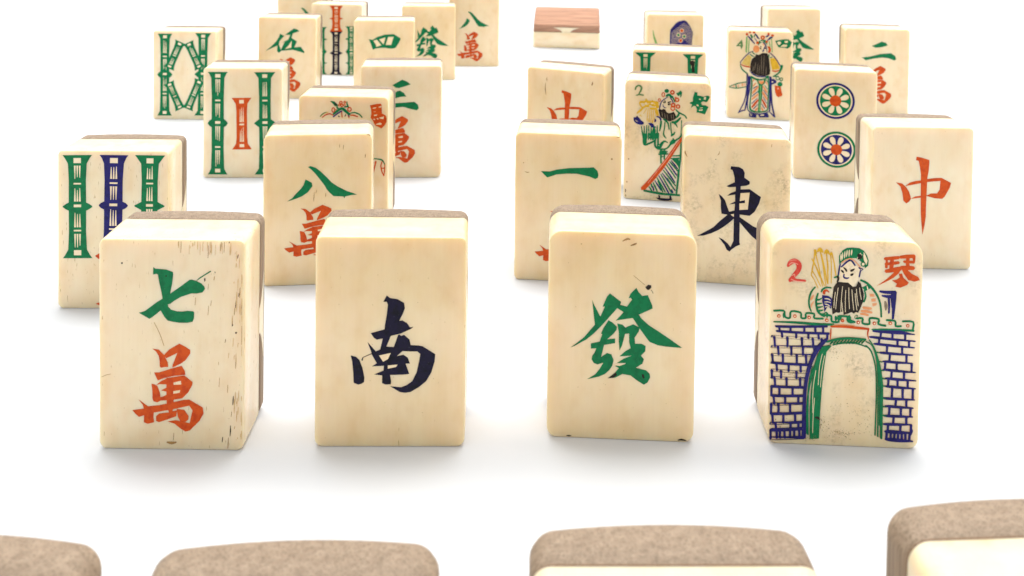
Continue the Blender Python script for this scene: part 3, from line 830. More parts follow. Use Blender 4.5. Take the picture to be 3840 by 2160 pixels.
h P 52 -436 280 -430 285 -423 279 -429 275
s P 3 -321 483 -316 488 -311 483 -315 479
h P 56 -362 444 -360 448 -357 444 -359 440
h P 57 -361 429 -357 433 -352 429 -356 426
s P 4 -313 375 -309 378 -305 374 -308 371
s P 2 -293 336 -289 339 -285 335 -288 333
h P 52 -377 383 -375 386 -372 382 -374 380
s P 1 -264 445 -261 448 -259 445 -261 443
h P 3 -233 290 -225 296 -216 289 -223 284
s P 5 -305 391 -298 397 -291 391 -297 387
s P 5 -200 210 -196 213 -192 210 -195 207
s P 2 -319 236 -312 242 -305 235 -311 230
h P 6 -306 402 -300 408 -294 401 -298 396
h P 53 -366 349 -356 356 -346 349 -354 343
h P 54 -380 340 -376 345 -371 339 -375 335
h P 52 -452 170 -445 176 -438 170 -444 166
s P 2 -322 301 -317 306 -312 300 -316 296
h P 53 -339 266 -336 269 -333 265 -335 263
h P 53 -399 254 -394 258 -388 253 -393 250
h P 55 -370 327 -365 330 -361 327 -365 324
s P 2 -245 358 -238 365 -231 357 -237 352
h P 1 460 394 464 397 468 394 464 392
h P 1 381 469 387 474 392 468 388 464
s P 2 389 454 396 459 404 453 398 449
s P 3 411 519 414 523 416 518 415 515
h P 2 359 300 364 305 370 300 365 296
s P 3 224 516 227 521 230 516 228 512
s P 1 420 259 425 263 429 259 426 256
h P 1 389 346 395 353 401 346 396 340
h P 2 230 398 237 403 245 397 238 393
h P 2 348 479 350 483 353 478 351 475
s P 2 395 334 399 338 403 333 400 330
h P 5 157 229 163 234 168 229 164 225
h P 5 183 594 190 599 197 593 191 589
s P 2 440 374 445 378 449 373 446 370
s P 6 146 227 148 231 151 227 149 225
s P 4 197 524 201 528 206 524 202 521
h P 1 336 241 343 247 350 241 344 237
h P 3 257 370 265 376 273 370 266 365
s P 3 264 515 268 519 273 515 269 511
s P 1 272 606 276 610 281 606 277 603
s P 3 379 329 383 332 387 328 384 325
s P 1 353 392 357 398 362 391 359 386
h P 2 237 337 240 342 243 337 241 333
h P 4 381 351 385 355 388 351 385 348
h P 5 352 363 355 367 358 362 356 359
s P 1 392 615 402 622 411 615 403 609
h P 4 284 393 290 397 296 392 291 388
h P 3 412 385 418 390 424 385 419 381
h P 2 367 257 371 263 374 256 372 252
s P 2 428 481 431 484 435 481 432 478
s P 31 -769 1208 -766 1210 -763 1207 -765 1205
s P 32 -781 1206 -779 1209 -776 1206 -778 1204
s P 31 -998 1208 -993 1212 -987 1207 -992 1204
s P 1 -970 1155 -963 1161 -956 1154 -962 1149
s P 31 -742 1179 -738 1185 -735 1179 -737 1174
s P 33 -925 1116 -920 1122 -914 1115 -918 1111
s P 30 -883 1204 -880 1207 -878 1203 -880 1200
h P 33 -706 1125 -698 1131 -689 1124 -697 1119
h P 1 -868 1158 -864 1162 -860 1157 -863 1154
h P 32 -740 1194 -736 1198 -731 1194 -735 1191
s P 49 -614 1216 -606 1222 -598 1216 -605 1211
h P 30 -832 1215 -827 1222 -822 1214 -826 1209
s P 28 -780 1299 -776 1303 -772 1299 -775 1296
s P 32 -743 1235 -740 1238 -737 1235 -739 1232
h P 30 -874 1165 -871 1169 -867 1165 -870 1162
h P 31 -893 1161 -887 1165 -881 1160 -886 1157
h P 31 -824 1195 -818 1201 -813 1195 -817 1190
s P 32 -844 1170 -838 1175 -832 1170 -837 1166
s P 31 -855 1206 -853 1209 -852 1206 -853 1204
h P 32 -812 1138 -807 1142 -802 1138 -806 1134
h P 41 -1163 408 -1158 412 -1153 408 -1157 405
h P 40 -1027 510 -1024 513 -1021 510 -1023 507
h P 42 -1167 374 -1167 377 -1167 374 -1167 371
h P 41 -967 408 -964 411 -961 408 -964 406
h P 1 -919 423 -913 428 -906 423 -912 419
h P 42 -1001 352 -996 357 -991 351 -995 347
s P 42 -1139 370 -1135 373 -1130 370 -1134 367
h P 40 -916 479 -913 482 -910 479 -912 477
h P 44 -1009 301 -1004 307 -999 300 -1002 295
s P 45 -1100 183 -1097 187 -1094 182 -1096 178
s P 43 -997 349 -994 353 -991 349 -994 346
s P 43 -887 379 -884 383 -880 378 -883 375
h P 41 -1099 406 -1091 412 -1083 406 -1090 401
h P 45 -1032 301 -1028 304 -1024 300 -1027 298
h P 45 -877 269 -873 275 -869 268 -872 263
s P 41 -963 467 -960 471 -957 466 -959 464
h P 47 -966 244 -961 250 -955 243 -959 238
h P 44 -858 395 -855 398 -852 394 -854 392
h P 43 -883 338 -880 342 -877 338 -880 334
h P 46 -1018 284 -1011 290 -1003 284 -1009 279
h P 49 -477 1551 -472 1555 -468 1550 -471 1547
h P 25 -709 1575 -705 1581 -702 1574 -704 1570
s P 27 -609 1444 -604 1449 -598 1444 -603 1440
h P 25 -671 1568 -667 1571 -662 1567 -666 1564
s P 26 -618 1533 -616 1536 -613 1533 -615 1530
h P 49 -501 1612 -498 1615 -496 1612 -497 1609
s P 53 -452 1515 -444 1521 -436 1514 -443 1510
s P 25 -546 1640 -543 1644 -539 1639 -542 1636
h P 24 -608 1619 -599 1625 -591 1618 -598 1613
s P 1 -629 1681 -627 1684 -624 1680 -626 1678
s P 23 -674 1694 -669 1698 -665 1694 -668 1690
h P 24 -660 1710 -655 1715 -649 1709 -654 1705
h P 26 -721 1468 -713 1474 -706 1468 -712 1463
h P 27 -630 1496 -625 1500 -620 1495 -624 1492
s P 49 -564 1449 -561 1453 -558 1448 -560 1446
h P 26 -543 1629 -539 1635 -534 1628 -537 1624
s P 25 -714 1633 -710 1638 -707 1633 -709 1629
h P 23 -559 1704 -556 1707 -553 1704 -555 1702
s P 52 -541 107 -536 111 -532 107 -535 104
h P 53 -525 118 -521 122 -517 117 -520 114
h P 53 -476 164 -471 168 -465 163 -470 160
s P 54 -480 134 -475 139 -469 133 -474 129
h P 54 -526 107 -522 111 -517 107 -521 104
s P 1 -469 77 -462 83 -455 76 -461 71
s P 49 -605 110 -597 116 -589 109 -596 105
s P 53 -442 147 -437 153 -431 146 -435 141
s P 55 -456 157 -452 161 -448 157 -451 153
h P 55 -501 106 -499 110 -496 106 -498 103
s P 54 -517 145 -515 149 -512 145 -514 142
h P 56 -491 98 -487 101 -483 98 -487 95
h P 57 -493 111 -490 115 -487 110 -489 107
h P 55 -535 116 -531 120 -526 115 -530 112
h P 1 -593 71 -591 75 -588 71 -590 68
s P 56 -571 128 -567 131 -564 128 -567 125'''),
 ],
 'T': [
  ('numeral', '''d S 1 -918 3163 38 -896 3246 44 -817 3290 50 -747 3242 59 -757 3160 53 -813 3052 32
d S 2 -892 3001 33 -801 3029 41 -686 3018 44'''),
  ('character', '''g P 1 748 3184 826 3170 828 3090 924 3077 991 3058 1103 3098 1159 3084 1166 3038 1106 2931 1073 2907 983 2925 927 2888 962 2820 1052 2819 1137 2778 1099 2689 1045 2560 933 2588 842 2606 809 2587 818 2697 783 2776 727 2785 649 2723 681 2828 613 2848 635 2889 702 2910 700 3014
i P 2 1008 3047 1070 3056 1055 2975 1004 2984
i P 2 869 2994 914 3000 914 2968 875 2971
i P 2 804 2835 850 2826 873 2781 816 2789
i P 2 880 2683 975 2700 976 2665 875 2654
i P 2 896 2736 986 2758 964 2734 896 2724'''),
  ('painted_flowers', '''y S 1 -775 2821 60 -568 2825 85 -363 2843 60
y S 2 -797 2797 31 -756 2716 45 -714 2649 31
y S 2 -638 2851 24 -621 2880 34 -604 2923 24
y S 3 -592 2889 36 -569 2854 51 -546 2833 36
y S 2 -500 2812 60 -430 2762 85 -361 2727 60
y S 3 -363 2819 72 -317 2815 102 -271 2824 72
y S 4 -317 2799 72 -293 2735 102 -269 2685 72
y S 3 -715 2661 41 -607 2706 58 -499 2766 41
y S 5 -497 2649 48 -405 2647 68 -314 2659 48
y S 6 -636 2735 36 -578 2708 51 -520 2695 36
y S 4 -680 2663 43 -765 2576 62 -850 2502 43
y S 5 -838 2503 17 -855 2483 24 -872 2478 17
y S 6 -314 2636 52 -289 2537 75 -265 2453 52
y S 3 -431 2839 36 -432 2855 51 -432 2886 36
y S 4 -588 2645 14 -633 2560 21 -677 2488 14
y S 1 -543 2647 14 -562 2459 21 -582 2284 14
y S 6 -497 2649 16 -499 2450 22 -502 2265 16
y S 6 -451 2652 16 -442 2448 22 -433 2257 16
y S 7 -405 2654 14 -391 2451 20 -376 2261 14
y S 8 -360 2645 14 -335 2529 20 -310 2427 14
y S 7 -549 2356 19 -543 2302 27 -536 2263 19
y S 7 -491 2324 22 -488 2276 31 -484 2243 22
y S 8 -423 2328 24 -422 2274 34 -421 2235 24
y S 8 -378 2388 17 -360 2342 24 -343 2309 17
y S 1 -746 2450 19 -768 2430 27 -791 2424 19
y S 2 -722 2428 12 -733 2408 17 -745 2403 12
i P 7 -637 2805 -591 2819 -579 2761 -624 2753
i P 4 -477 2813 -408 2823 -413 2782 -470 2773'''),
  ('painted_figure', '''b P 1 -957 2368 -894 2371 -860 2420 -790 2354 -731 2287 -662 2244 -661 2186 -729 2159 -844 2176 -926 2230 -956 2298
i S 2 -898 2295 9 -869 2268 14 -834 2252 9
b P 9 -541 2222 -444 2233 -375 2197 -374 2156 -305 2119 -373 2086 -431 2106 -500 2172
b S 9 -299 2422 34 -230 2408 44 -189 2352 51 -183 2306 34
b S 9 -349 2355 24 -337 2309 58 -353 2262 24
g P 1 31 3176 27 3156 17 3138 0 3125 -21 3117 -43 3115 -64 3121 -81 3133 -92 3150 -96 3170 -93 3190 -82 3208 -65 3222 -45 3229 -23 3231 -2 3225 15 3213 27 3196
o R 1 127 3141 68 69 43
o R 2 -127 3064 50 70 25
o R 4 -233 2902 43 51 23
o R 1 261 2933 66 67 38
o R 1 156 2777 68 69 41
o R 2 292 2744 63 65 36
o R 3 146 2684 70 72 29
o R 2 226 2989 29 30 20
g S 3 -47 3022 51 32 3066 75 124 2996 61
g S 4 123 3030 34 158 2963 44 205 2873 34
g P 1 235 3117 302 3155 358 3210 398 3160 389 3056 356 2996 343 3100 316 3040 270 3061
b S 5 -223 2641 24 -213 2734 31 -158 2877 27 -1 3001 24
b S 5 67 2993 27 125 2915 30 155 2835 24
k S 6 -130 2855 14 -106 2839 37 -95 2816 17
k S 7 -79 2904 14 -73 2870 34 -67 2835 27
k S 6 13 2839 44 47 2858 37 92 2878 14
k S 7 14 2787 44 48 2797 44 82 2808 20
b S 7 -128 2785 14 -122 2728 24 -75 2690 24 -36 2698 14
f S 6 11 2967 10 33 2991 14
k P 10 -257 2622 -223 2653 -165 2621 -120 2658 -63 2638 -28 2570 29 2539 120 2555 165 2592 211 2537 241 2457 236 2388 191 2362 124 2335 73 2303 10 2323 -47 2337 -93 2381 -161 2389 -208 2433
h S 11 -165 2574 9 -147 2494 15 -144 2425 9
h S 11 -15 2501 9 2 2421 15 5 2352 9
h S 11 98 2508 9 115 2427 15 119 2358 9
h S 11 155 2522 9 172 2442 15 175 2373 9
h S 11 -84 2532 9 -67 2452 15 -63 2383 9
g S 4 232 2654 34 312 2577 44 484 2494 41 536 2416 37
g S 11 247 2423 44 302 2496 61 324 2555 37
g S 12 125 2289 51 238 2295 75 372 2430 44
g S 13 193 2269 51 251 2215 41 286 2147 17
g S 12 -116 2368 34 -35 2315 58 23 2237 44 54 2076 34
g S 13 -68 2278 31 -77 2115 34 -97 1939 34 -26 1816 31
g S 13 91 2275 34 118 1987 34 154 1907 41
g S 14 143 1907 17 215 2004 41
g S 10 -177 2307 51 -181 2202 58 -212 2014 34
g S 1 396 2350 30 394 2119 27 381 1886 24
g S 1 -729 2126 24 -703 1962 41 -666 1778 51
g S 2 -649 2131 24 -646 1966 41 -654 1778 51
g S 3 -580 2156 24 -577 1970 41 -585 1782 51
g S 10 -523 2152 24 -520 1973 41 -528 1786 51
g S 11 -454 2128 24 -451 1977 41 -460 1790 51
g S 12 -374 2133 24 -371 1981 119 -380 1795 51
g S 13 -283 2166 24 -280 1987 41 -288 1800 51
g P 14 -668 1894 -414 1816 -234 1966 -243 1792 -643 1769
i S 15 -532 2007 9 -541 1890 17 -545 1774 10
i S 15 -303 2020 9 -324 1903 17 -334 1787 10
g P 16 -677 1921 -571 1927 -567 1655 -622 1609 -679 1648
g S 17 -661 1836 46 -658 1635 50 -580 1604 55 -344 1726 46
g S 17 -515 1930 63 -520 1844 50 -523 1744 25
g S 18 -452 1934 75 -456 1848 60 -460 1747 30
g S 19 -389 1937 126 -393 1851 101 -397 1751 50
g S 20 -333 1941 63 -337 1855 50 -341 1754 25
g S 21 -291 1943 54 -330 1769 50 -334 1598 59 -242 1503 50 -18 1517 42 119 1682 54
g S 22 -249 1945 54 -251 1660 50 -221 1547 105 -105 1711 63 -36 1723 42 21 1690 21
g S 22 105 1674 83 187 1743 125 229 1760 62
g S 23 172 1828 33 187 1743 50 325 1837 42
g S 24 325 1822 42 406 1941 37
g S 14 -109 1954 29 -94 1883 29 -23 1816 25
g S 15 211 1958 29 142 1926 71 115 1881 25
g S 23 -172 1507 46 -158 1094 46
g S 22 -60 1500 33 -69 1214 42
g S 24 -184 1407 105 -30 1409 104
g S 25 -225 1347 50 40 1371 29
g S 24 -168 1279 29 -56 1286 25
g S 25 -59 1443 25 25 1441 21
g P 1 140 1227 335 1268 368 956 197 1174
g S 1 139 1320 33 375 1342 42
g S 2 112 1240 33 362 1270 37
g S 25 392 1983 33 389 1342 54 347 984 62 331 697 62 290 252 50
g S 26 -629 275 55 -347 237 63 -66 213 63 381 208 54
i S 26 155 1199 12 283 1065 25 340 955 12
g S 27 -490 399 25 -442 338 42 -403 276 34
b S 28 -392 420 25 -365 357 42 -348 294 34
g S 29 -372 522 25 -306 397 42 -249 272 34
b S 1 -324 582 25 -230 445 42 -144 308 33
g S 27 -270 672 25 -143 473 42 -25 273 33
b S 28 -215 733 25 -59 478 42 88 224 33
g S 29 -159 779 25 3 518 42 157 257 33
b S 30 -118 811 25 72 573 42 253 335 33
g S 26 -91 898 25 91 681 42 265 465 33
b S 27 -51 972 25 100 768 42 242 563 33
g S 1 -10 1060 25 130 877 42 261 693 33
b S 26 45 1107 25 170 940 42 288 773 33
g S 27 86 1152 25 204 1024 42 313 896 33
b S 28 127 1183 25 224 1075 42 312 967 33
g S 30 -436 517 25 -416 454 42 -405 390 34
b S 30 141 356 25 171 308 42 192 260 33
g S 28 -240 574 25 -163 421 42 -95 268 33
g S 31 24 677 25 122 526 42 211 375 33
o P 31 414 1899 416 1771 139 1298 -78 956 -352 580 -587 306 -699 284 -715 355 -604 477 -301 856 0 1275 231 1646
p S 32 354 1767 9 56 1293 15 -218 919 15 -520 498 9
n S 1 -267 85 21 -175 62 63 7 54 71 160 72 54
n S 2 -198 161 46 -182 62 54
n S 27 117 161 50 132 70 63'''),
  ('stain', '''s P 1 -1057 1160 -1058 1153 -1062 1147 -1067 1142 -1073 1139 -1080 1139 -1087 1141 -1092 1145 -1096 1151 -1097 1158 -1096 1165 -1093 1171 -1087 1176 -1081 1178 -1074 1179 -1068 1177 -1062 1173 -1059 1167
k S 1 -1154 290 11 -1147 233 29 -1152 190 11
s P 1 -1098 496 -1099 489 -1102 483 -1107 478 -1114 475 -1121 474 -1127 476 -1133 481 -1136 486 -1137 493 -1136 500 -1133 506 -1128 511 -1121 514 -1114 515 -1108 513 -1103 509 -1099 503
s S 1 -1146 133 11 -1145 89 29 -1139 61 11'''),
 ],
 'V': [
  ('numeral', '''d P 1 -698 3050 -670 2971 -648 2810 -710 2673 -745 2792 -902 2786 -851 2869
i P 2 -792 2844 -747 2900 -726 2840'''),
  ('character', '''g P 1 542 3054 716 3095 895 3129 1024 3134 1089 3084 1161 3020 1094 2843 999 2772 902 2802 670 2812 616 2903
i P 2 614 3024 730 3035 769 2990 707 2894 642 2931
i P 2 884 3048 999 3080 1014 3014 950 2984 898 3002
i P 2 734 2841 848 2927 990 2919 966 2838
g S 3 820 3019 33 822 2952 50 733 2868 40'''),
  ('painted_figure', '''o P 1 -457 3265 -459 3247 -468 3231 -481 3219 -497 3213 -514 3212 -530 3217 -544 3228 -552 3243 -556 3261 -553 3278 -545 3294 -532 3306 -516 3313 -499 3313 -482 3308 -469 3297 -460 3282
o P 1 -356 3347 -358 3332 -365 3319 -376 3309 -389 3303 -404 3302 -417 3307 -428 3316 -436 3329 -439 3343 -437 3358 -430 3371 -419 3380 -405 3380 -391 3380 -377 3380 -366 3374 -358 3361
o P 1 -193 3356 -196 3337 -205 3321 -218 3308 -235 3301 -253 3300 -270 3306 -284 3318 -294 3333 -297 3352 -294 3370 -286 3380 -272 3380 -255 3380 -237 3380 -220 3380 -206 3380 -197 3374
o P 1 338 3305 336 3288 328 3273 316 3262 301 3256 285 3255 269 3260 257 3270 248 3284 245 3301 248 3317 255 3332 268 3344 283 3350 299 3351 314 3345 327 3335 335 3321
o P 1 496 3253 493 3237 484 3222 469 3211 452 3204 433 3203 415 3208 401 3218 391 3233 387 3249 390 3266 399 3280 414 3292 431 3298 450 3299 468 3294 482 3284 492 3270
o P 1 166 3166 162 3138 147 3112 125 3093 97 3082 68 3080 39 3089 16 3107 1 3131 -5 3159 0 3188 14 3214 37 3233 64 3244 94 3245 122 3236 145 3219 161 3194
i P 2 104 3157 103 3148 98 3140 92 3133 83 3130 74 3129 66 3132 59 3138 54 3146 52 3155 54 3164 58 3172 65 3179 73 3182 82 3183 91 3180 98 3174 102 3166
b S 2 -466 3194 43 -346 3065 66 -213 2909 35
b S 2 -208 3299 31 -154 3234 58 -101 3155 58 -35 3091 23
b S 1 -230 3123 19 -177 3072 35 -137 3006 19
g S 3 -363 3252 58 -322 3173 78 -321 3120 39
g S 4 -207 3272 39 -244 3163 47
b S 2 430 3190 66 353 3147 77 251 3049 27
b S 2 299 3252 50 248 3223 58 197 3181 27
l S 3 -498 3180 27 -500 2883 35 -510 2560 31
l S 3 -424 3062 27 -429 2886 35 -438 2570 31
l S 4 -524 3152 27 -526 2882 35 -536 2586 31
l S 3 404 3163 27 420 2922 35 444 2615 31
l S 1 330 3025 27 342 2919 35 363 2786 31
g P 3 -59 3023 56 3081 186 3073 252 3009 242 2888 189 2953 97 2989 -6 2944 -95 2840
i S 4 -7 3012 16 45 3000 39 96 3029 15
o P 4 -58 2956 -61 2937 -69 2921 -83 2908 -100 2901 -118 2900 -135 2906 -149 2917 -158 2933 -162 2951 -159 2970 -150 2986 -137 2999 -120 3006 -102 3007 -85 3001 -71 2990 -61 2974
o P 4 279 3010 277 2993 269 2979 257 2967 242 2961 226 2960 210 2965 198 2976 189 2990 186 3006 189 3023 197 3038 209 3049 224 3055 240 3056 255 3051 268 3041 276 3026
o2 P 4 -31 2715 -37 2667 -57 2624 -88 2592 -127 2573 -169 2571 -208 2586 -240 2616 -262 2657 -270 2705 -264 2753 -244 2796 -213 2828 -174 2847 -132 2848 -93 2833 -61 2804 -39 2762
o P 2 256 2835 333 2838 394 2733 389 2639 325 2589 274 2594 316 2716
i P 5 -55 2821 98 2962 204 2832 248 2593 79 2585 -49 2499 -102 2551 -26 2648
b S 6 97 2976 27 164 2911 50 204 2846 39 247 2620 27
f S 7 92 2935 27 106 2895 46 139 2850 19
k S 6 -3 2824 19 17 2804 50 36 2785 19
k S 7 -28 2769 23 5 2737 50 51 2705 19
k S 7 141 2749 31 180 2751 58 218 2779 23
b S 8 65 2652 23 111 2641 50 128 2722 39
b S 9 128 2722 39 191 2859 27
y2 P 1 -452 2482 -320 2407 -344 2284 -378 2040 -548 2073 -693 2134 -592 2300
y P 1 369 2370 549 2405 629 2288 731 2038 713 1983 571 1950 455 1931 399 2170
b S 5 -259 2625 23 -414 2551 35 -580 2382 35 -733 2186 31
b S 6 -734 2200 27 -719 2092 31
b S 3 338 2597 27 496 2469 39 629 2301 39 762 2079 31
o S 7 -706 2093 31 -561 2032 47 -378 2007 55
o S 2 456 1904 39 585 1883 58 726 1944 35
g S 8 -732 2092 31 -663 1906 51 -451 1741 43
g S 4 807 2122 96 777 1973 85 665 1793 50 486 1677 39
g S 6 -311 2595 27 -258 2544 39 -192 2506 27
g S 6 -387 2511 27 -308 2448 43 -216 2411 27
g S 1 314 2529 27 328 2475 39 316 2421 23
g S 4 342 2396 19 407 2419 35 458 2428 23
b S 1 -388 1892 23 -281 1762 43 -71 1664 47 357 1671 43
k P 8 -153 2522 -75 2485 3 2515 80 2572 261 2567 302 2474 330 2355 361 2115 384 1914 368 1766 278 1708 149 1682 -33 1693 -177 1727 -295 1802 -363 1907 -354 2136 -306 2327 -190 2412
h S 9 49 2477 9 53 2121 17 57 1765 10
h S 9 146 2508 9 134 2118 17 122 1727 10
h S 9 -160 2199 9 -183 2043 17 -206 1887 10
h S 9 -81 2148 9 -90 1966 17 -100 1784 10
h S 9 -15 2097 9 -24 1922 17 -34 1747 10
h S 9 233 2042 9 230 1880 17 226 1719 10
h S 9 -248 2060 9 -253 1952 18 -257 1844 10
b S 9 -476 1735 37 -474 1301 44 -503 916 44 -596 578 41 -775 210 37
b S 10 -763 236 41 -640 307 44 -517 339 41
b S 11 -394 1650 55 -423 1239 63 -452 791 63 -529 339 48
b S 12 -363 1651 48 -366 1178 41 -427 792 37 -432 408 37 -355 284 41
b S 13 -439 1711 26 -422 1176 26
g S 13 -320 1628 44 -290 1374 55 -308 1053 52 -338 669 48 -326 375 74 -145 295 55 15 291 48
g S 2 320 1658 44 341 1214 48 324 830 48 325 474 48
g S 14 325 474 48 272 356 48 15 285 55
b S 15 -355 284 48 -206 228 55 17 214 44 225 264 40
b S 16 225 264 29 347 322 40
g S 14 -320 1653 55 -170 1558 74 52 1537 55 223 1602 37
g S 15 223 1602 55 307 1670 110
g S 15 -83 1524 63 -31 1386 63 56 1352 62
g S 16 56 1352 62 153 1408 62 199 1563 73
o2 P 17 -46 1488 163 1498 129 1394 55 1365 -19 1412
i S 18 16 1491 11 65 1499 29 102 1495 11
g P 18 -31 1348 117 1355 107 947 59 562 52 306 -47 301 -30 685 -24 1004 -74 1065 -39 1144
l S 19 38 1300 33 33 943 33 8 329 44
b S 17 399 1662 81 408 1217 92 398 834 73 383 324 48
b S 18 424 1345 37 450 964 44 476 584 62 584 131 55
b S 19 383 324 26 471 239 44 571 143 55
b P 19 420 1574 517 1591 617 1532 618 1443 448 1372
i P 20 446 1499 494 1514 502 1463 447 1448
b P 16 -373 232 -230 201 -100 183 -98 68 -264 71 -370 104
b P 17 -21 225 323 269 375 132 351 105 31 88 -19 136
i P 17 -328 183 -254 174 -266 142 -328 151
i P 18 54 197 189 211 178 159 55 153
g S 10 -1130 1217 26 -846 1347 37 -489 1428 33
g S 12 -1129 1198 30 -843 1167 37 -485 1249 30
g S 13 -883 1306 30 -862 1179 56
f S 13 -981 1276 37 -956 1226 48
f S 13 -802 1298 44 -782 1222 48
f S 11 -642 1357 63 -634 1267 63
f S 13 -562 1373 30 -542 1285 37
g R 20 664 1624 73 76 27
g R 21 799 1592 67 70 29
g P 1 849 1404 844 1372 828 1344 803 1322 772 1310 739 1308 708 1318 682 1337 665 1364 658 1395 664 1426 680 1454 705 1476 735 1488 769 1490 800 1481 826 1462 843 1435
g S 21 491 1679 29 687 1701 37
g S 22 491 1679 37 756 1869 44
o P 2 559 1352 694 1320 780 1312 821 1110 854 985 812 945 703 901 628 948 576 1098
p P 3 716 1232 714 1221 709 1211 700 1203 690 1198 679 1198 669 1201 660 1208 654 1218 652 1229 654 1240 659 1251 667 1258 678 1263 689 1263 699 1260 708 1253 713 1243
o2 S 14 -143 1406 39 -191 1340 55 -239 1274 39
b S 15 -79 1295 23 -164 1239 33 -249 1184 23
o2 S 19 -54 1270 57 -156 1138 81 -258 1005 57
b S 20 -74 1078 23 -177 977 33 -280 876 23
o2 S 21 -48 977 52 -163 869 74 -278 761 52
b S 14 -69 823 21 -178 709 29 -287 594 21
o S 19 -44 760 57 -158 608 81 -272 455 57
b S 20 -58 581 23 -140 487 33 -221 393 23
o2 S 19 -62 440 44 -104 387 63 -146 334 44
o2 S 15 -207 1544 31 -231 1504 44 -255 1465 31
o2 S 19 131 1292 51 207 1175 73 283 1058 51
b S 20 146 1153 21 222 1042 29 298 931 21
o2 S 21 110 1075 57 199 932 81 288 790 57
b S 22 139 885 21 209 761 29 279 637 21
o S 23 104 781 51 187 632 73 270 483 51
b S 19 83 614 23 146 521 33 209 429 23
o2 S 20 85 474 46 117 411 66 149 349 46
o2 S 17 225 1475 33 257 1420 48 289 1364 33
g S 20 191 1333 21 242 1260 29 292 1186 21
g S 18 248 1553 21 280 1497 29 312 1441 21'''),
 ],
 'Y': [
  ('wheel_mark', '''b E 1 0 2474 567 558
i E 2 0 2474 499 490
g E 3 0 2474 457 457
i L 4 0 2474 393 444 442
i L 5 0 2474 1178 444 442
i L 6 0 2474 1963 444 442
i L 7 0 2474 2749 444 442
i L 8 0 2474 3534 444 442
i L 9 0 2474 4320 444 442
i L 10 0 2474 5105 444 442
i L 11 0 2474 5890 444 442
o E 12 0 2474 169 168'''),
  ('wheel_mark', '''g E 1 61 974 568 559
i E 2 61 974 499 492
b E 3 61 974 458 458
i L 4 61 974 393 444 444
i L 5 61 974 1178 444 444
i L 6 61 974 1963 444 444
i L 7 61 974 2749 444 444
i L 8 61 974 3534 444 444
i L 9 61 974 4320 444 444
i L 10 61 974 5105 444 444
i L 11 61 974 5890 444 444
o E 12 61 974 169 169'''),
 ],
 'a': [
  ('painted_bird', '''b P 1 -229 2252 -224 2605 -205 2759 -141 2848 -98 2892 9 3026 139 3116 248 3139 379 3163 467 3120 556 3011 646 2880 737 2684 761 2574 721 2397 698 1824 -221 1811
i S 2 -136 2680 10 -156 2327 12 -180 1953 9
i S 2 -84 2720 10 -104 2368 12 -128 1993 9
i S 2 -32 2761 10 -52 2408 12 -76 2033 9
i S 2 20 2801 10 0 2448 12 -24 2074 9
i S 2 72 2841 10 52 2489 12 28 2114 9
i S 2 123 2882 10 103 2529 12 79 2154 9
i S 2 175 2922 10 155 2569 12 131 2195 9
i S 2 227 2962 10 207 2610 12 183 2235 9
i S 2 279 3003 10 259 2650 12 235 2276 9
i S 2 331 3043 10 311 2690 12 287 2316 9
i S 2 383 3067 10 363 2714 12 339 2340 9
i S 2 436 3028 10 416 2675 12 392 2301 9
i S 2 489 2989 10 469 2637 12 445 2262 9
i S 2 542 2950 10 522 2598 12 498 2223 9
i S 2 595 2911 10 576 2559 12 552 2184 9
i S 2 649 2872 10 629 2520 12 605 2145 9
i S 2 702 2833 10 682 2481 12 658 2106 9
i S 2 755 2794 10 735 2442 12 711 2067 9
i P 3 360 2718 356 2688 341 2661 318 2641 290 2630 259 2630 231 2640 207 2659 191 2686 185 2716 190 2746 205 2773 228 2793 256 2803 287 2804 315 2794 339 2774 355 2748
o P 4 339 2718 335 2695 324 2675 307 2660 285 2652 263 2652 241 2659 223 2674 212 2694 207 2716 211 2739 222 2759 239 2774 260 2782 283 2782 305 2775 322 2760 334 2740
i P 3 219 2533 215 2503 200 2477 177 2457 148 2446 118 2445 89 2455 66 2475 50 2501 44 2531 49 2561 64 2588 87 2608 115 2619 145 2619 174 2609 198 2590 213 2564
g P 4 191 2533 188 2513 178 2495 162 2481 143 2474 123 2474 103 2480 87 2493 77 2511 73 2531 76 2552 86 2570 101 2583 120 2591 141 2591 160 2584 176 2571 187 2553
i P 3 468 2471 463 2441 448 2414 425 2394 397 2383 367 2383 338 2393 314 2412 298 2438 293 2468 297 2499 312 2525 335 2545 363 2556 394 2557 423 2546 446 2527 462 2501
g P 4 439 2470 436 2450 426 2432 411 2419 391 2411 371 2411 352 2418 336 2431 325 2449 321 2469 324 2489 334 2507 350 2521 369 2528 389 2528 409 2522 425 2508 435 2491
i P 3 322 2293 317 2262 303 2236 280 2216 251 2205 221 2205 192 2215 168 2234 153 2260 147 2290 152 2320 166 2347 189 2367 218 2378 248 2378 277 2368 301 2349 316 2323
o P 4 300 2292 297 2270 286 2250 268 2235 247 2227 224 2226 203 2234 185 2248 173 2268 169 2291 172 2313 183 2333 201 2348 222 2356 245 2357 266 2349 284 2335 296 2315
l S 1 -948 2716 20 -912 2485 59 -842 2266 83 -716 1915 88'''),
 ],
 'E': [
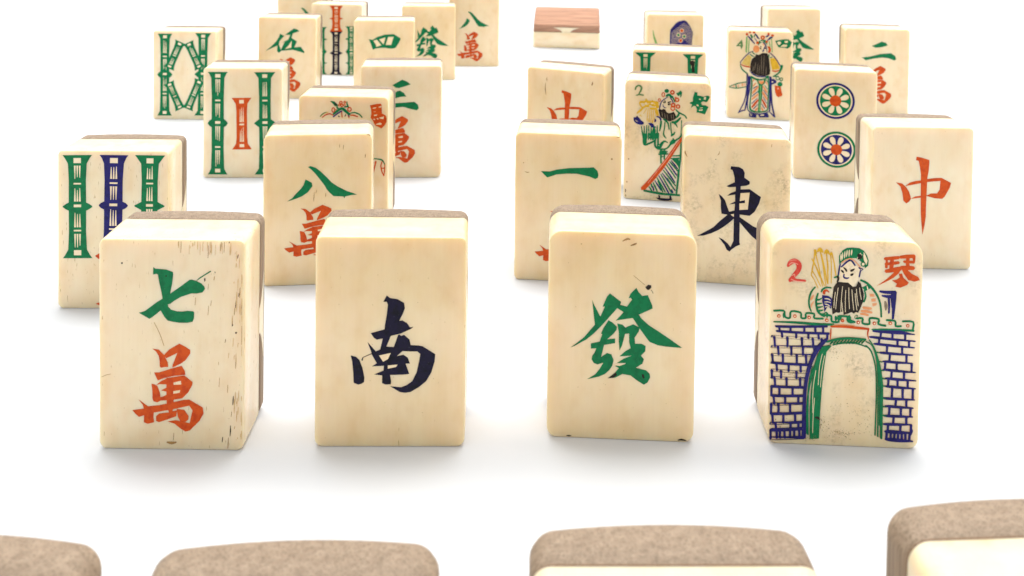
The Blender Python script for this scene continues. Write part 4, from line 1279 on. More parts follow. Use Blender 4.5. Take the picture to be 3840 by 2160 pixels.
  ('bamboo_mark', '''g P 1 -442 3271 -488 3208 -552 3091 -569 2723 -565 2264 -501 2231 -439 2188 -439 2166 -501 2122 -564 2088 -567 1628 -548 1259 -483 1142 -437 1079 -1051 1074 -1005 1137 -941 1255 -924 1624 -928 2085 -992 2117 -1053 2160 -1053 2182 -992 2226 -928 2260 -926 2719 -944 3087 -1009 3202 -1055 3264
i P 2 -672 3206 -825 3204 -825 3097 -672 3099
i P 2 -679 3045 -716 3044 -702 2789 -691 2790
i P 3 -730 3044 -767 3044 -753 2800 -742 2800
i P 4 -781 3044 -817 3043 -804 2764 -793 2764
i P 2 -671 2678 -824 2677 -824 2644 -671 2646
i P 2 -691 2568 -702 2568 -714 2284 -677 2284
i P 3 -742 2526 -753 2525 -765 2283 -728 2284
i P 4 -793 2562 -804 2562 -816 2283 -779 2283
i P 2 -670 2219 -823 2217 -823 2162 -670 2164
i P 2 -690 2019 -701 2019 -713 1736 -676 1736
i P 3 -741 2018 -752 2018 -764 1735 -727 1736
i P 4 -792 2043 -803 2043 -815 1735 -778 1735
i P 2 -669 1681 -822 1680 -822 1647 -669 1649
i P 2 -676 1594 -713 1593 -699 1343 -688 1343
i P 3 -727 1593 -764 1593 -750 1306 -739 1306
i P 4 -778 1593 -814 1592 -801 1305 -790 1305
i P 2 -668 1248 -821 1247 -821 1139 -668 1140'''),
  ('bamboo_mark', '''b P 1 319 3271 273 3209 224 3093 200 2736 197 2285 265 2252 305 2209 304 2187 263 2145 195 2113 185 1661 200 1302 245 1185 290 1121 -314 1127 -268 1189 -219 1306 -194 1664 -192 2116 -259 2149 -299 2192 -299 2213 -258 2256 -189 2288 -179 2738 -193 3095 -239 3212 -283 3275
i P 2 98 3210 -64 3211 -66 3104 96 3102
i P 2 74 3029 63 3029 45 2769 84 2769
i P 3 20 3018 8 3018 -9 2769 30 2769
i P 4 -34 3020 -46 3020 -63 2770 -24 2770
i P 2 91 2694 -72 2695 -72 2663 90 2661
i P 2 82 2608 43 2608 53 2321 64 2321
i P 3 28 2608 -11 2608 -1 2325 10 2325
i P 4 -26 2609 -65 2609 -56 2323 -44 2323
i P 2 85 2243 -78 2244 -79 2190 84 2189
i P 2 61 2101 50 2102 31 1770 71 1770
i P 3 7 2102 -4 2102 -23 1770 16 1770
i P 4 -47 2124 -58 2124 -77 1771 -38 1770
i P 2 77 1716 -85 1717 -86 1685 77 1683
i P 2 69 1630 30 1630 40 1393 52 1393
i P 3 14 1630 -25 1630 -14 1413 -2 1413
i P 4 -40 1631 -79 1631 -69 1389 -57 1388
i P 2 72 1294 -91 1296 -93 1188 70 1186'''),
  ('bamboo_mark', '''g P 1 1084 3270 1036 3208 953 3092 931 2733 929 2280 989 2247 1071 2203 1071 2182 987 2139 927 2107 918 1653 931 1292 1011 1174 1057 1111 430 1116 478 1179 561 1295 583 1656 585 2110 526 2142 444 2186 444 2208 527 2250 587 2282 597 2735 584 3095 504 3212 458 3275
i P 2 842 3209 698 3210 697 3103 840 3102
i P 2 821 3041 811 3041 795 2766 829 2766
i P 3 772 2986 762 2986 747 2767 782 2766
i P 4 725 3005 714 3005 699 2767 734 2767
i P 2 835 2690 692 2691 691 2659 835 2658
i P 2 815 2599 805 2599 789 2302 824 2302
i P 3 767 2594 757 2595 741 2303 776 2303
i P 4 719 2576 709 2576 693 2303 728 2303
i P 2 830 2237 686 2238 685 2184 829 2183
i P 2 821 2129 787 2130 795 1784 805 1784
i P 3 774 2130 739 2130 747 1786 757 1786
i P 4 726 2130 691 2130 699 1767 709 1766
i P 2 823 1708 679 1709 679 1677 822 1675
i P 2 815 1621 781 1622 789 1365 800 1365
i P 3 767 1622 733 1622 742 1378 752 1378
i P 4 719 1622 685 1623 694 1395 704 1394
i P 2 818 1284 674 1285 672 1177 816 1176'''),
  ('bamboo_mark', '''o P 2 -382 1128 -297 1181 -226 1181 -226 1065 -311 1064
o P 1 -369 104 -318 127 -227 128 -227 46'''),
 ],
 'G': [
  ('bamboo_mark', '''g P 1 -454 3202 -495 3141 -546 3026 -565 2438 -563 1796 -505 1750 -458 1690 -458 1659 -506 1597 -564 1551 -569 907 -555 318 -504 203 -463 142 -1008 136 -967 199 -915 314 -897 904 -898 1548 -956 1593 -1003 1654 -1003 1684 -955 1746 -897 1792 -891 2435 -906 3023 -957 3136 -997 3197
i P 2 -656 3139 -796 3138 -796 3032 -656 3034
i P 2 -675 2901 -685 2901 -698 2482 -664 2483
i P 3 -721 2930 -731 2930 -745 2482 -711 2482
i P 4 -768 2955 -778 2955 -791 2482 -758 2482
i P 2 -658 2376 -798 2375 -798 2329 -658 2330
i P 2 -665 2253 -699 2253 -688 1844 -678 1844
i P 3 -712 2253 -745 2253 -735 1916 -725 1916
i P 4 -758 2253 -792 2252 -782 1874 -771 1874
i P 2 -660 1733 -800 1732 -801 1656 -660 1657
i P 2 -679 1541 -689 1541 -703 1059 -669 1060
i P 3 -726 1464 -736 1464 -749 1059 -716 1059
i P 4 -772 1575 -783 1575 -796 1059 -762 1059
i P 2 -663 983 -803 982 -803 936 -663 937
i P 2 -670 861 -703 860 -693 473 -683 473
i P 3 -716 860 -750 860 -740 401 -730 401
i P 4 -763 860 -797 859 -786 457 -776 457
i P 2 -665 308 -805 306 -805 200 -665 202'''),
  ('bamboo_mark', '''g P 1 996 3242 951 3180 877 3066 855 2473 852 1826 910 1780 983 1718 982 1688 909 1626 850 1579 841 932 852 336 925 222 969 160 372 158 417 220 492 335 514 931 517 1579 459 1625 386 1686 386 1717 460 1779 519 1825 528 2472 517 3065 445 3179 401 3241
i P 2 768 3180 628 3180 627 3074 767 3075
i P 2 760 3022 726 3022 734 2600 744 2600
i P 3 713 3022 680 3022 688 2623 698 2623
i P 4 667 3022 633 3022 641 2602 651 2602
i P 2 761 2411 621 2411 620 2364 760 2365
i P 2 753 2288 720 2288 728 1963 738 1963
i P 3 707 2288 673 2288 681 1918 691 1918
i P 4 660 2288 626 2287 634 1883 644 1883
i P 2 755 1764 615 1764 614 1687 754 1687
i P 2 735 1598 725 1598 709 1086 742 1086
i P 3 688 1503 678 1503 662 1085 696 1086
i P 4 642 1595 632 1595 615 1085 649 1085
i P 2 748 1009 608 1008 608 962 748 962
i P 2 740 885 707 885 715 450 725 450
i P 3 694 885 660 885 668 438 678 438
i P 4 647 885 613 885 621 422 631 422
i P 2 742 327 602 327 601 221 741 221'''),
  ('bamboo_mark', '''g P 5 54 2814 5 2784 -53 2716 -122 2594 -341 2096 -383 1963 -395 1874 -383 1818 -784 1991 -736 2021 -678 2090 -608 2212 -389 2709 -347 2843 -336 2931 -347 2987
i P 6 -108 2833 -222 2883 -254 2810 -140 2761
i P 6 -184 2701 -192 2704 -327 2422 -300 2410
i P 7 -222 2718 -230 2721 -366 2439 -338 2427
i P 8 -270 2712 -278 2716 -404 2455 -376 2443
i P 9 -308 2378 -422 2428 -435 2398 -321 2348
i P 6 -378 2258 -387 2261 -490 2052 -462 2040
i P 7 -414 2280 -423 2283 -528 2069 -501 2057
i P 8 -450 2302 -458 2305 -566 2085 -539 2073
i P 6 -478 1989 -593 2039 -620 1978 -505 1929'''),
  ('bamboo_mark', '''g P 6 338 2976 327 2920 339 2832 381 2704 601 2224 670 2109 729 2042 778 2015 379 1827 390 1883 377 1971 336 2099 116 2580 47 2694 -12 2761 -61 2789
i P 7 214 2867 101 2814 133 2742 247 2796
i P 7 283 2678 275 2674 369 2442 397 2455
i P 8 215 2725 207 2721 332 2424 359 2437
i P 9 190 2679 182 2675 294 2406 321 2419
i P 10 415 2429 301 2375 315 2346 429 2400
i P 7 447 2320 439 2317 532 2088 559 2100
i P 8 402 2316 394 2313 494 2070 521 2083
i P 9 363 2302 355 2298 456 2052 483 2065
i P 7 586 2055 472 2002 500 1942 614 1995'''),
  ('bamboo_mark', '''g P 5 -383 1469 -394 1413 -382 1324 -339 1191 -119 699 -49 578 9 511 58 483 -343 298 -332 354 -344 443 -386 575 -607 1068 -677 1188 -735 1256 -784 1284
i P 6 -507 1361 -622 1308 -589 1236 -475 1289
i P 6 -461 1244 -489 1232 -358 964 -350 968
i P 7 -500 1227 -527 1214 -385 922 -377 926
i P 8 -538 1209 -565 1196 -434 928 -426 932
i P 6 -306 910 -420 857 -407 828 -292 880
i P 6 -273 795 -281 791 -188 558 -161 571
i P 7 -308 773 -317 769 -226 540 -199 553
i P 8 -363 792 -372 789 -264 523 -237 535
i P 6 -134 525 -248 472 -221 412 -107 465'''),
  ('bamboo_mark', '''g P 6 781 1397 733 1367 676 1297 600 1153 370 610 321 455 311 365 323 310 -81 478 -33 508 24 578 101 722 330 1265 380 1420 390 1509 378 1565
i P 7 619 1414 504 1462 473 1389 588 1341
i P 7 544 1278 536 1282 389 960 416 948
i P 8 499 1278 491 1281 350 976 378 964
i P 9 473 1324 465 1328 312 992 340 980
i P 10 408 914 293 962 279 929 394 881
i P 7 349 815 340 819 213 543 240 531
i P 8 316 844 307 847 174 559 202 547
i P 9 278 861 269 864 136 575 163 563
i P 7 225 480 110 528 84 467 199 419'''),
 ],
 'H': [
  ('bamboo_mark', '''g P 1 -448 3220 -492 3157 -546 3041 -564 2444 -559 1791 -495 1744 -447 1682 -447 1651 -495 1588 -559 1542 -562 887 -544 287 -490 170 -446 107 -1037 108 -992 171 -939 287 -921 887 -925 1541 -989 1588 -1037 1650 -1037 1681 -989 1744 -925 1790 -921 2443 -940 3040 -993 3156 -1037 3218
i P 2 -666 3157 -819 3157 -819 3050 -666 3050
i P 2 -673 2997 -710 2996 -697 2594 -686 2594
i P 3 -724 2996 -761 2996 -748 2499 -737 2499
i P 4 -775 2996 -812 2996 -799 2608 -788 2608
i P 2 -666 2381 -819 2381 -819 2334 -666 2335
i P 2 -673 2257 -710 2257 -697 1836 -685 1836
i P 3 -724 2257 -761 2257 -748 1918 -737 1918
i P 4 -775 2257 -812 2257 -799 1870 -788 1870
i P 2 -665 1728 -819 1728 -819 1650 -665 1651
i P 2 -672 1573 -709 1573 -696 1129 -685 1129
i P 3 -724 1573 -760 1573 -747 1154 -736 1154
i P 4 -775 1573 -812 1573 -799 1173 -787 1173
i P 2 -665 965 -818 965 -818 919 -665 919
i P 2 -672 841 -709 841 -696 427 -685 427
i P 3 -723 841 -760 841 -747 415 -736 415
i P 4 -774 841 -811 841 -798 347 -787 347
i P 2 -665 278 -818 278 -818 170 -664 170'''),
  ('bamboo_mark', '''g P 1 972 3222 925 3159 847 3043 836 2445 846 1793 908 1747 988 1685 988 1654 910 1591 848 1544 852 890 875 290 956 174 1004 111 369 107 416 170 494 288 506 887 496 1541 434 1587 354 1648 354 1679 432 1742 493 1790 491 2442 467 3038 387 3154 339 3216
i P 2 730 3157 582 3156 583 3049 731 3050
i P 2 713 2925 702 2925 694 2490 730 2491
i P 3 664 2918 653 2918 645 2490 680 2490
i P 4 615 2911 604 2911 596 2489 631 2490
i P 2 738 2382 590 2381 590 2334 738 2336
i P 2 720 2212 709 2212 701 1823 736 1823
i P 3 671 2214 660 2214 652 1822 687 1822
i P 4 621 2243 611 2242 602 1822 638 1822
i P 2 744 1730 596 1728 597 1651 745 1652
i P 2 739 1574 703 1574 720 1163 731 1163
i P 3 690 1574 654 1573 672 1046 682 1046
i P 4 640 1573 605 1573 621 1151 632 1151
i P 2 752 967 604 966 604 919 752 920
i P 2 746 842 711 842 728 348 739 349
i P 3 697 842 661 842 679 343 689 343
i P 4 647 842 612 841 629 412 639 413
i P 2 759 280 611 279 612 172 760 173'''),
  ('bamboo_mark', '''o P 1 261 2441 217 2378 142 2261 129 2048 139 1264 158 1051 236 935 281 873 -311 866 -267 929 -192 1046 -179 1260 -188 2044 -207 2256 -285 2371 -330 2433
i P 2 34 2376 -102 2374 -100 2267 36 2268
i P 2 19 2140 10 2140 4 1701 36 1702
i P 3 -26 2140 -36 2140 -42 1701 -9 1701
i P 4 -71 2097 -80 2097 -87 1700 -54 1701
i P 2 43 1655 -93 1653 -92 1606 44 1608
i P 2 27 1555 17 1555 11 1103 44 1103
i P 3 -18 1498 -28 1498 -34 1102 -2 1102
i P 4 -63 1450 -72 1450 -80 1102 -47 1102
i P 2 51 1031 -85 1030 -84 940 52 942'''),
 ],
 'J': [
  ('bamboo_mark', '''o P 1 300 3200 254 3145 187 3043 170 2901 175 2653 240 2637 304 2616 305 2604 241 2578 176 2559 174 2311 193 2170 261 2072 309 2019 -320 2001 -273 2056 -207 2158 -189 2300 -194 2548 -259 2564 -324 2586 -324 2598 -260 2623 -195 2643 -193 2891 -212 3032 -280 3130 -328 3183
i P 2 65 3140 -91 3135 -90 3043 65 3047
i P 2 45 2989 34 2989 22 2915 59 2916
i P 3 -6 2996 -18 2996 -30 2913 7 2914
i P 4 -58 2977 -69 2977 -82 2912 -45 2913
i P 2 66 2875 -89 2870 -89 2853 67 2857
i P 2 47 2788 36 2788 23 2661 61 2662
i P 3 -5 2794 -16 2794 -28 2659 9 2660
i P 4 -57 2815 -68 2814 -80 2658 -43 2659
i P 2 68 2627 -87 2622 -87 2593 68 2597
i P 2 61 2567 24 2566 38 2411 49 2412
i P 3 9 2566 -28 2565 -13 2369 -2 2370
i P 4 -42 2565 -80 2563 -65 2389 -54 2390
i P 2 70 2337 -85 2333 -85 2315 70 2320
i P 2 63 2290 26 2289 39 2213 51 2214
i P 3 11 2288 -26 2287 -12 2217 -1 2217
i P 4 -40 2287 -78 2286 -64 2206 -53 2207
i P 2 71 2158 -84 2154 -84 2062 72 2066'''),
  ('bamboo_mark', '''n P 2 286 2017 243 1967 170 1876 154 1519 157 1103 214 1074 286 1036 286 1017 214 975 157 944 154 527 170 170 242 82 286 35 -298 35 -255 68 -182 160 -166 519 -169 936 -226 964 -298 1002 -298 1022 -226 1063 -169 1094 -165 1511 -181 1868 -254 1956 -297 2003
i P 3 63 1963 -74 1960 -74 1878 63 1881
i P 3 45 1820 35 1820 24 1545 56 1546
i P 4 -1 1778 -10 1778 -22 1544 11 1545
i P 5 -46 1809 -56 1809 -68 1543 -35 1544
i P 3 63 1477 -74 1473 -74 1444 63 1447
i P 3 45 1345 35 1345 24 1119 56 1120
i P 4 -1 1381 -11 1381 -22 1118 11 1119
i P 5 -46 1370 -56 1369 -68 1117 -35 1118
i P 3 63 1060 -74 1057 -74 1007 63 1011
i P 3 45 944 35 943 23 623 56 624
i P 4 -1 948 -11 948 -22 622 11 623
i P 5 -46 921 -56 921 -68 621 -35 622
i P 3 63 575 -74 571 -74 541 63 545
i P 3 56 495 23 494 35 255 45 255
i P 4 11 494 -22 493 -11 211 -1 212
i P 5 -35 493 -68 492 -57 232 -47 232
i P 3 62 160 -74 156 -74 73 62 77'''),
  ('bamboo_mark', '''g P 1 962 2272 922 2232 863 2159 849 1980 854 1738 909 1723 966 1701 966 1690 909 1665 854 1646 853 1404 870 1226 930 1156 970 1119 433 1102 473 1142 532 1215 546 1394 541 1637 486 1652 429 1673 429 1685 486 1710 540 1729 542 1971 525 2149 465 2219 425 2256
i P 2 759 2227 628 2224 628 2158 760 2162
i P 2 754 2128 722 2128 734 2012 744 2013
i P 3 710 2127 678 2126 690 2024 700 2025
i P 4 666 2126 635 2125 646 2017 656 2017
i P 2 761 1955 630 1951 630 1933 761 1937
i P 2 756 1908 724 1907 736 1773 745 1774
i P 3 712 1907 680 1906 692 1761 702 1762
i P 4 668 1906 636 1905 648 1772 658 1772
i P 2 763 1713 631 1709 632 1680 763 1684
i P 2 757 1655 726 1654 738 1501 747 1502
i P 3 714 1653 682 1652 694 1496 704 1496
i P 4 670 1652 638 1651 650 1477 660 1477
i P 2 765 1430 634 1426 634 1409 765 1413
i P 2 748 1379 739 1379 729 1249 760 1250
i P 3 705 1362 695 1362 685 1247 716 1248
i P 4 661 1372 651 1371 641 1246 673 1247
i P 2 767 1217 635 1213 636 1147 767 1151'''),
  ('bamboo_mark', '''g P 2 970 1119 930 1079 872 1006 857 854 862 635 917 621 974 602 974 592 917 569 862 551 861 332 878 181 937 112 978 74 440 56 480 96 539 170 554 322 549 541 494 555 437 574 436 584 494 607 548 625 550 844 533 995 473 1065 433 1102
i P 3 768 1074 636 1070 637 1004 768 1008
i P 3 762 975 731 974 743 871 752 871
i P 4 718 974 687 973 699 882 708 883
i P 5 675 972 643 971 655 871 664 871
i P 3 770 831 638 826 638 811 770 815
i P 3 753 781 743 780 733 641 765 642
i P 4 709 787 699 786 689 640 721 641
i P 5 665 784 655 784 645 638 677 639
i P 3 771 611 639 607 640 581 771 585
i P 4 765 559 734 558 746 405 755 405
i P 5 721 557 690 556 702 393 712 394
i P 6 678 556 646 555 658 416 668 416
i P 3 773 355 641 351 641 335 773 339
i P 3 756 302 747 302 736 204 768 205
i P 4 712 304 703 304 692 202 724 203
i P 5 668 307 659 307 649 201 680 202
i P 3 774 172 643 168 643 102 775 106'''),
  ('bamboo_mark', '''g P 1 -439 2204 -480 2164 -539 2091 -553 1918 -549 1681 -493 1666 -436 1645 -436 1634 -493 1609 -548 1591 -550 1353 -533 1182 -473 1112 -432 1074 -973 1057 -933 1097 -873 1171 -859 1344 -863 1581 -919 1596 -976 1617 -976 1628 -919 1653 -864 1671 -862 1909 -879 2081 -939 2150 -980 2188
i P 2 -643 2159 -775 2155 -775 2089 -643 2093
i P 2 -660 2043 -669 2043 -680 1931 -648 1932
i P 3 -704 2048 -713 2048 -724 1930 -692 1931
i P 4 -748 2050 -757 2050 -768 1929 -736 1930
i P 2 -641 1893 -774 1889 -774 1872 -641 1876
i P 3 -647 1847 -679 1846 -667 1709 -657 1709
i P 4 -691 1846 -723 1845 -711 1722 -702 1723
i P 5 -736 1845 -767 1844 -755 1704 -746 1704
i P 2 -640 1656 -772 1652 -772 1623 -640 1627
i P 2 -657 1587 -666 1587 -676 1406 -644 1407
i P 3 -701 1569 -710 1569 -720 1404 -689 1405
i P 4 -745 1573 -754 1573 -765 1403 -733 1404
i P 5 -638 1379 -771 1375 -770 1358 -638 1362
i P 2 -655 1314 -664 1313 -675 1205 -643 1206
i P 3 -699 1330 -709 1329 -719 1203 -687 1204
i P 4 -743 1302 -753 1302 -763 1202 -731 1203
i P 2 -637 1173 -769 1169 -769 1102 -636 1107'''),
  ('bamboo_mark', '''g P 2 -432 1074 -472 1035 -531 961 -546 809 -542 589 -486 575 -429 556 -429 545 -486 522 -541 505 -543 285 -526 133 -466 64 -425 35 -967 35 -926 48 -867 122 -852 274 -857 494 -912 508 -970 527 -970 538 -912 561 -857 578 -855 799 -872 950 -932 1020 -973 1057
i P 3 -636 1029 -768 1025 -768 959 -635 963
i P 3 -652 916 -662 916 -673 820 -641 821
i P 4 -697 913 -706 912 -717 819 -685 820
i P 5 -741 916 -750 915 -761 818 -729 819
i P 3 -634 785 -767 781 -767 765 -634 769
i P 3 -651 723 -661 722 -671 595 -639 596
i P 4 -695 722 -705 721 -715 594 -683 595
i P 5 -740 738 -749 737 -759 592 -728 593
i P 3 -633 565 -765 560 -765 534 -633 539
i P 3 -639 512 -671 511 -659 373 -649 373
i P 4 -683 511 -715 510 -703 367 -693 367
i P 5 -727 509 -759 508 -747 360 -737 361
i P 3 -631 308 -764 303 -764 288 -631 292
i P 4 -637 266 -669 265 -657 163 -648 163
i P 5 -681 264 -713 263 -702 177 -692 178
i P 6 -726 263 -757 262 -746 173 -736 174
i P 3 -630 124 -763 120 -762 53 -630 58'''),
 ],
 'b': [
  ('bamboo_mark', '''g P 1 -446 3332 -497 3276 -614 3170 -627 2709 -621 2190 -564 2154 -438 2109 -438 2084 -563 2031 -619 1992 -619 1471 -600 1010 -482 912 -430 858 -1120 832 -1068 889 -950 996 -937 1460 -943 1981 -1000 2016 -1127 2061 -1127 2086 -1001 2140 -944 2179 -944 2699 -963 3160 -1082 3259 -1134 3313
i P 2 -721 3270 -857 3266 -856 3171 -720 3175
i P 2 -726 3128 -759 3127 -745 2753 -736 2753
i P 3 -772 3127 -804 3126 -791 2805 -781 2805
i P 4 -817 3125 -850 3124 -836 2793 -826 2794
i P 2 -717 2657 -853 2653 -853 2616 -717 2620
i P 2 -723 2558 -756 2557 -742 2235 -732 2235
i P 3 -768 2556 -801 2555 -788 2266 -778 2267
i P 4 -814 2555 -846 2554 -833 2274 -823 2274
i P 2 -714 2137 -850 2133 -850 2071 -714 2075
i P 2 -720 2013 -752 2012 -739 1673 -729 1673
i P 3 -765 2012 -798 2010 -784 1639 -774 1639
i P 4 -810 2010 -843 2009 -829 1600 -819 1601
i P 2 -710 1530 -846 1525 -846 1488 -710 1493
i P 2 -727 1355 -737 1355 -746 1044 -714 1045
i P 3 -773 1386 -782 1385 -792 1042 -759 1043
i P 4 -818 1398 -828 1398 -837 1040 -804 1041
i P 2 -707 998 -843 993 -843 898 -706 903'''),
  ('bamboo_mark', '''g P 1 1122 3331 1072 3275 963 3171 949 2728 954 2225 1012 2191 1127 2146 1127 2122 1013 2071 955 2033 953 1529 972 1086 1081 988 1132 935 452 911 503 968 612 1074 627 1519 622 2023 563 2058 448 2102 448 2126 563 2178 621 2215 622 2720 604 3162 495 3261 444 3315
i P 2 853 3270 714 3266 714 3173 854 3176
i P 2 847 3129 814 3128 827 2838 837 2838
i P 3 801 3128 767 3127 780 2847 790 2847
i P 4 754 3127 721 3126 734 2850 744 2850
i P 2 856 2678 716 2674 716 2638 856 2642
i P 2 838 2551 828 2550 817 2245 851 2246
i P 3 791 2540 781 2540 771 2244 804 2245
i P 4 745 2502 735 2502 724 2242 758 2243
i P 2 858 2174 718 2170 718 2110 858 2114
i P 2 852 2054 818 2053 831 1693 841 1694
i P 3 805 2053 771 2052 785 1655 795 1656
i P 4 758 2051 725 2050 738 1680 748 1680
i P 2 860 1586 720 1582 720 1546 860 1550
i P 2 842 1406 832 1406 822 1120 855 1121
i P 3 796 1398 786 1398 775 1118 808 1120
i P 4 749 1458 739 1458 728 1117 762 1118
i P 2 862 1074 722 1070 722 975 862 980'''),
  ('stain', '''k P 5 677 3084 779 3114 847 3082 833 2926 854 2718 760 2714 748 2922 687 2989'''),
 ],
 'R': [
  ('stain', '''s S 1 -574 3149 10 -585 3092 23 -578 3036 10
s S 1 -618 2977 10 -628 2808 23 -601 2614 10
s S 1 852 3134 13 839 3064 41 825 3022 13'''),
 ],
}
POSE = {
 'A': (-53.412, 149.667, -0.0050, 0.9688, 1.0046),
 'B': (-18.715, 151.131, 0.0203, 1.0098, 1.0128),
 'C': (18.803, 153.834, -0.0513, 1.0062, 1.0164),
 'D': (55.092, 152.790, -0.0518, 1.0102, 1.0065),
 'E': (-83.154, 198.389, 0.0183, 0.9665, 0.9921),
 'F': (-42.703, 211.272, 0.1109, 1.0005, 1.0060),
 'G': (-120.962, 351.809, -0.0070, 0.9708, 0.9751),
 'H': (-80.459, 285.127, 0.0356, 0.9819, 0.9866),
 'I': (-91.110, 386.636, -0.0288, 0.9826, 0.9799),
 'J': (-79.368, 432.167, -0.1042, 0.9863, 0.9637),
 'K': (-50.374, 377.844, 0.0536, 1.0006, 1.0003),
 'L': (-36.644, 424.594, 0.0719, 1.0003, 0.9848),
 'N': (-32.970, 287.144, 0.0490, 1.0223, 1.0113),
 'O': (-43.676, 248.662, -0.0356, 0.9929, 0.9992),
 'R': (16.660, 284.351, -0.3557, 1.0072, 1.0082),
 'S': (13.480, 214.472, -0.0826, 1.0053, 1.0033),
 'T': (44.954, 268.911, -0.1687, 1.0112, 1.0178),
 'U': (51.682, 213.998, -0.1439, 0.9990, 1.0005),
 'V': (95.568, 362.071, -0.1662, 1.0101, 1.0056),
 'W': (127.333, 425.616, 0.0296, 1.0009, 1.0005),
 'X': (143.480, 370.541, -0.1386, 1.0108, 1.0063),
 'Y': (99.583, 289.108, -0.1726, 1.0066, 1.0024),
 'Z': (98.273, 224.073, -0.0143, 0.9954, 1.0028),
 'a': (70.115, 403.088, -0.0073, 1.0028, 1.0016),
 'b': (53.474, 318.404, -0.1411, 1.0152, 1.0089),
 'M': (-17.508, 455.760, 0.0200, 1.0000, 1.0000),
 'P': (-99.613, 456.000, 0.0000, 1.0000, 1.0000),
 'fa': (-47.300, 67.900, -0.0400, 1.0200, 1.0140),
 'fb': (-17.150, 67.800, 0.0550, 1.0250, 1.0080),
 'fc': (14.750, 70.000, 0.0150, 1.0300, 1.0160),
 'fd': (48.300, 74.100, 0.0700, 1.0200, 1.0180),
}


# ------------------------------------------------------------ materials
def new_mat(name):
    m = bpy.data.materials.new(name); m.use_nodes = True
    nt = m.node_tree; b = nt.nodes['Principled BSDF']
    return m, nt, b
def node(nt, kind, **kw):
    n = nt.nodes.new(kind)
    for k, v in kw.items():
        if k in n.inputs: n.inputs[k].default_value = v
        else: setattr(n, k, v)
    return n
def ramp(nt, src, stops, interp='LINEAR'):
    r = nt.nodes.new('ShaderNodeValToRGB'); e = r.color_ramp.elements; r.color_ramp.interpolation = interp
    while len(e) < len(stops): e.new(0.5)
    for el, (p, c) in zip(e, stops):
        el.position = p; el.color = c if len(c) == 4 else (*c, 1)
    nt.links.new(src, r.inputs[0]); return r.outputs[0]
def mix(nt, fac, a, b, mode='MIX'):
    m = nt.nodes.new('ShaderNodeMix'); m.data_type = 'RGBA'; m.blend_type = mode
    def put(s, v):
        if hasattr(v, 'is_linked') or isinstance(v, bpy.types.NodeSocket): nt.links.new(v, s)
        elif isinstance(v, (int, float)): s.default_value = v
        else: s.default_value = (*v, 1) if len(v) == 3 else v
    put(m.inputs[0], fac); put(m.inputs[6], a); put(m.inputs[7], b)
    return m.outputs[2]
def coords(nt, scale, seed=True, src='Object'):
    """tile-local coordinates in millimetres, shifted by a random amount per object"""
    tc = nt.nodes.new('ShaderNodeTexCoord'); mp = nt.nodes.new('ShaderNodeMapping')
    mp.inputs['Scale'].default_value = tuple(s * 1000 for s in scale)
    nt.links.new(tc.outputs[src], mp.inputs['Vector'])
    if not seed: return mp.outputs[0]
    oi = nt.nodes.new('ShaderNodeObjectInfo'); mu = nt.nodes.new('ShaderNodeMath'); mu.operation = 'MULTIPLY'
    mu.inputs[1].default_value = 173.0; nt.links.new(oi.outputs['Random'], mu.inputs[0])
    cb = nt.nodes.new('ShaderNodeCombineXYZ')
    for i in range(3): nt.links.new(mu.outputs[0], cb.inputs[i])
    ad = nt.nodes.new('ShaderNodeVectorMath'); ad.operation = 'ADD'
    nt.links.new(mp.outputs[0], ad.inputs[0]); nt.links.new(cb.outputs[0], ad.inputs[1])
    return ad.outputs[0]
def noise(nt, vec, scale=1.0, detail=3.0, rough=0.55, out='Fac'):
    n = nt.nodes.new('ShaderNodeTexNoise'); n.inputs['Scale'].default_value = scale
    n.inputs['Detail'].default_value = detail; n.inputs['Roughness'].default_value = rough
    nt.links.new(vec, n.inputs['Vector']); return n.outputs[out]
def bump(nt, b, h, strength, dist):
    n = nt.nodes.new('ShaderNodeBump'); n.inputs['Strength'].default_value = strength; n.inputs['Distance'].default_value = dist
    nt.links.new(h, n.inputs['Height']); nt.links.new(n.outputs[0], b.inputs['Normal'])

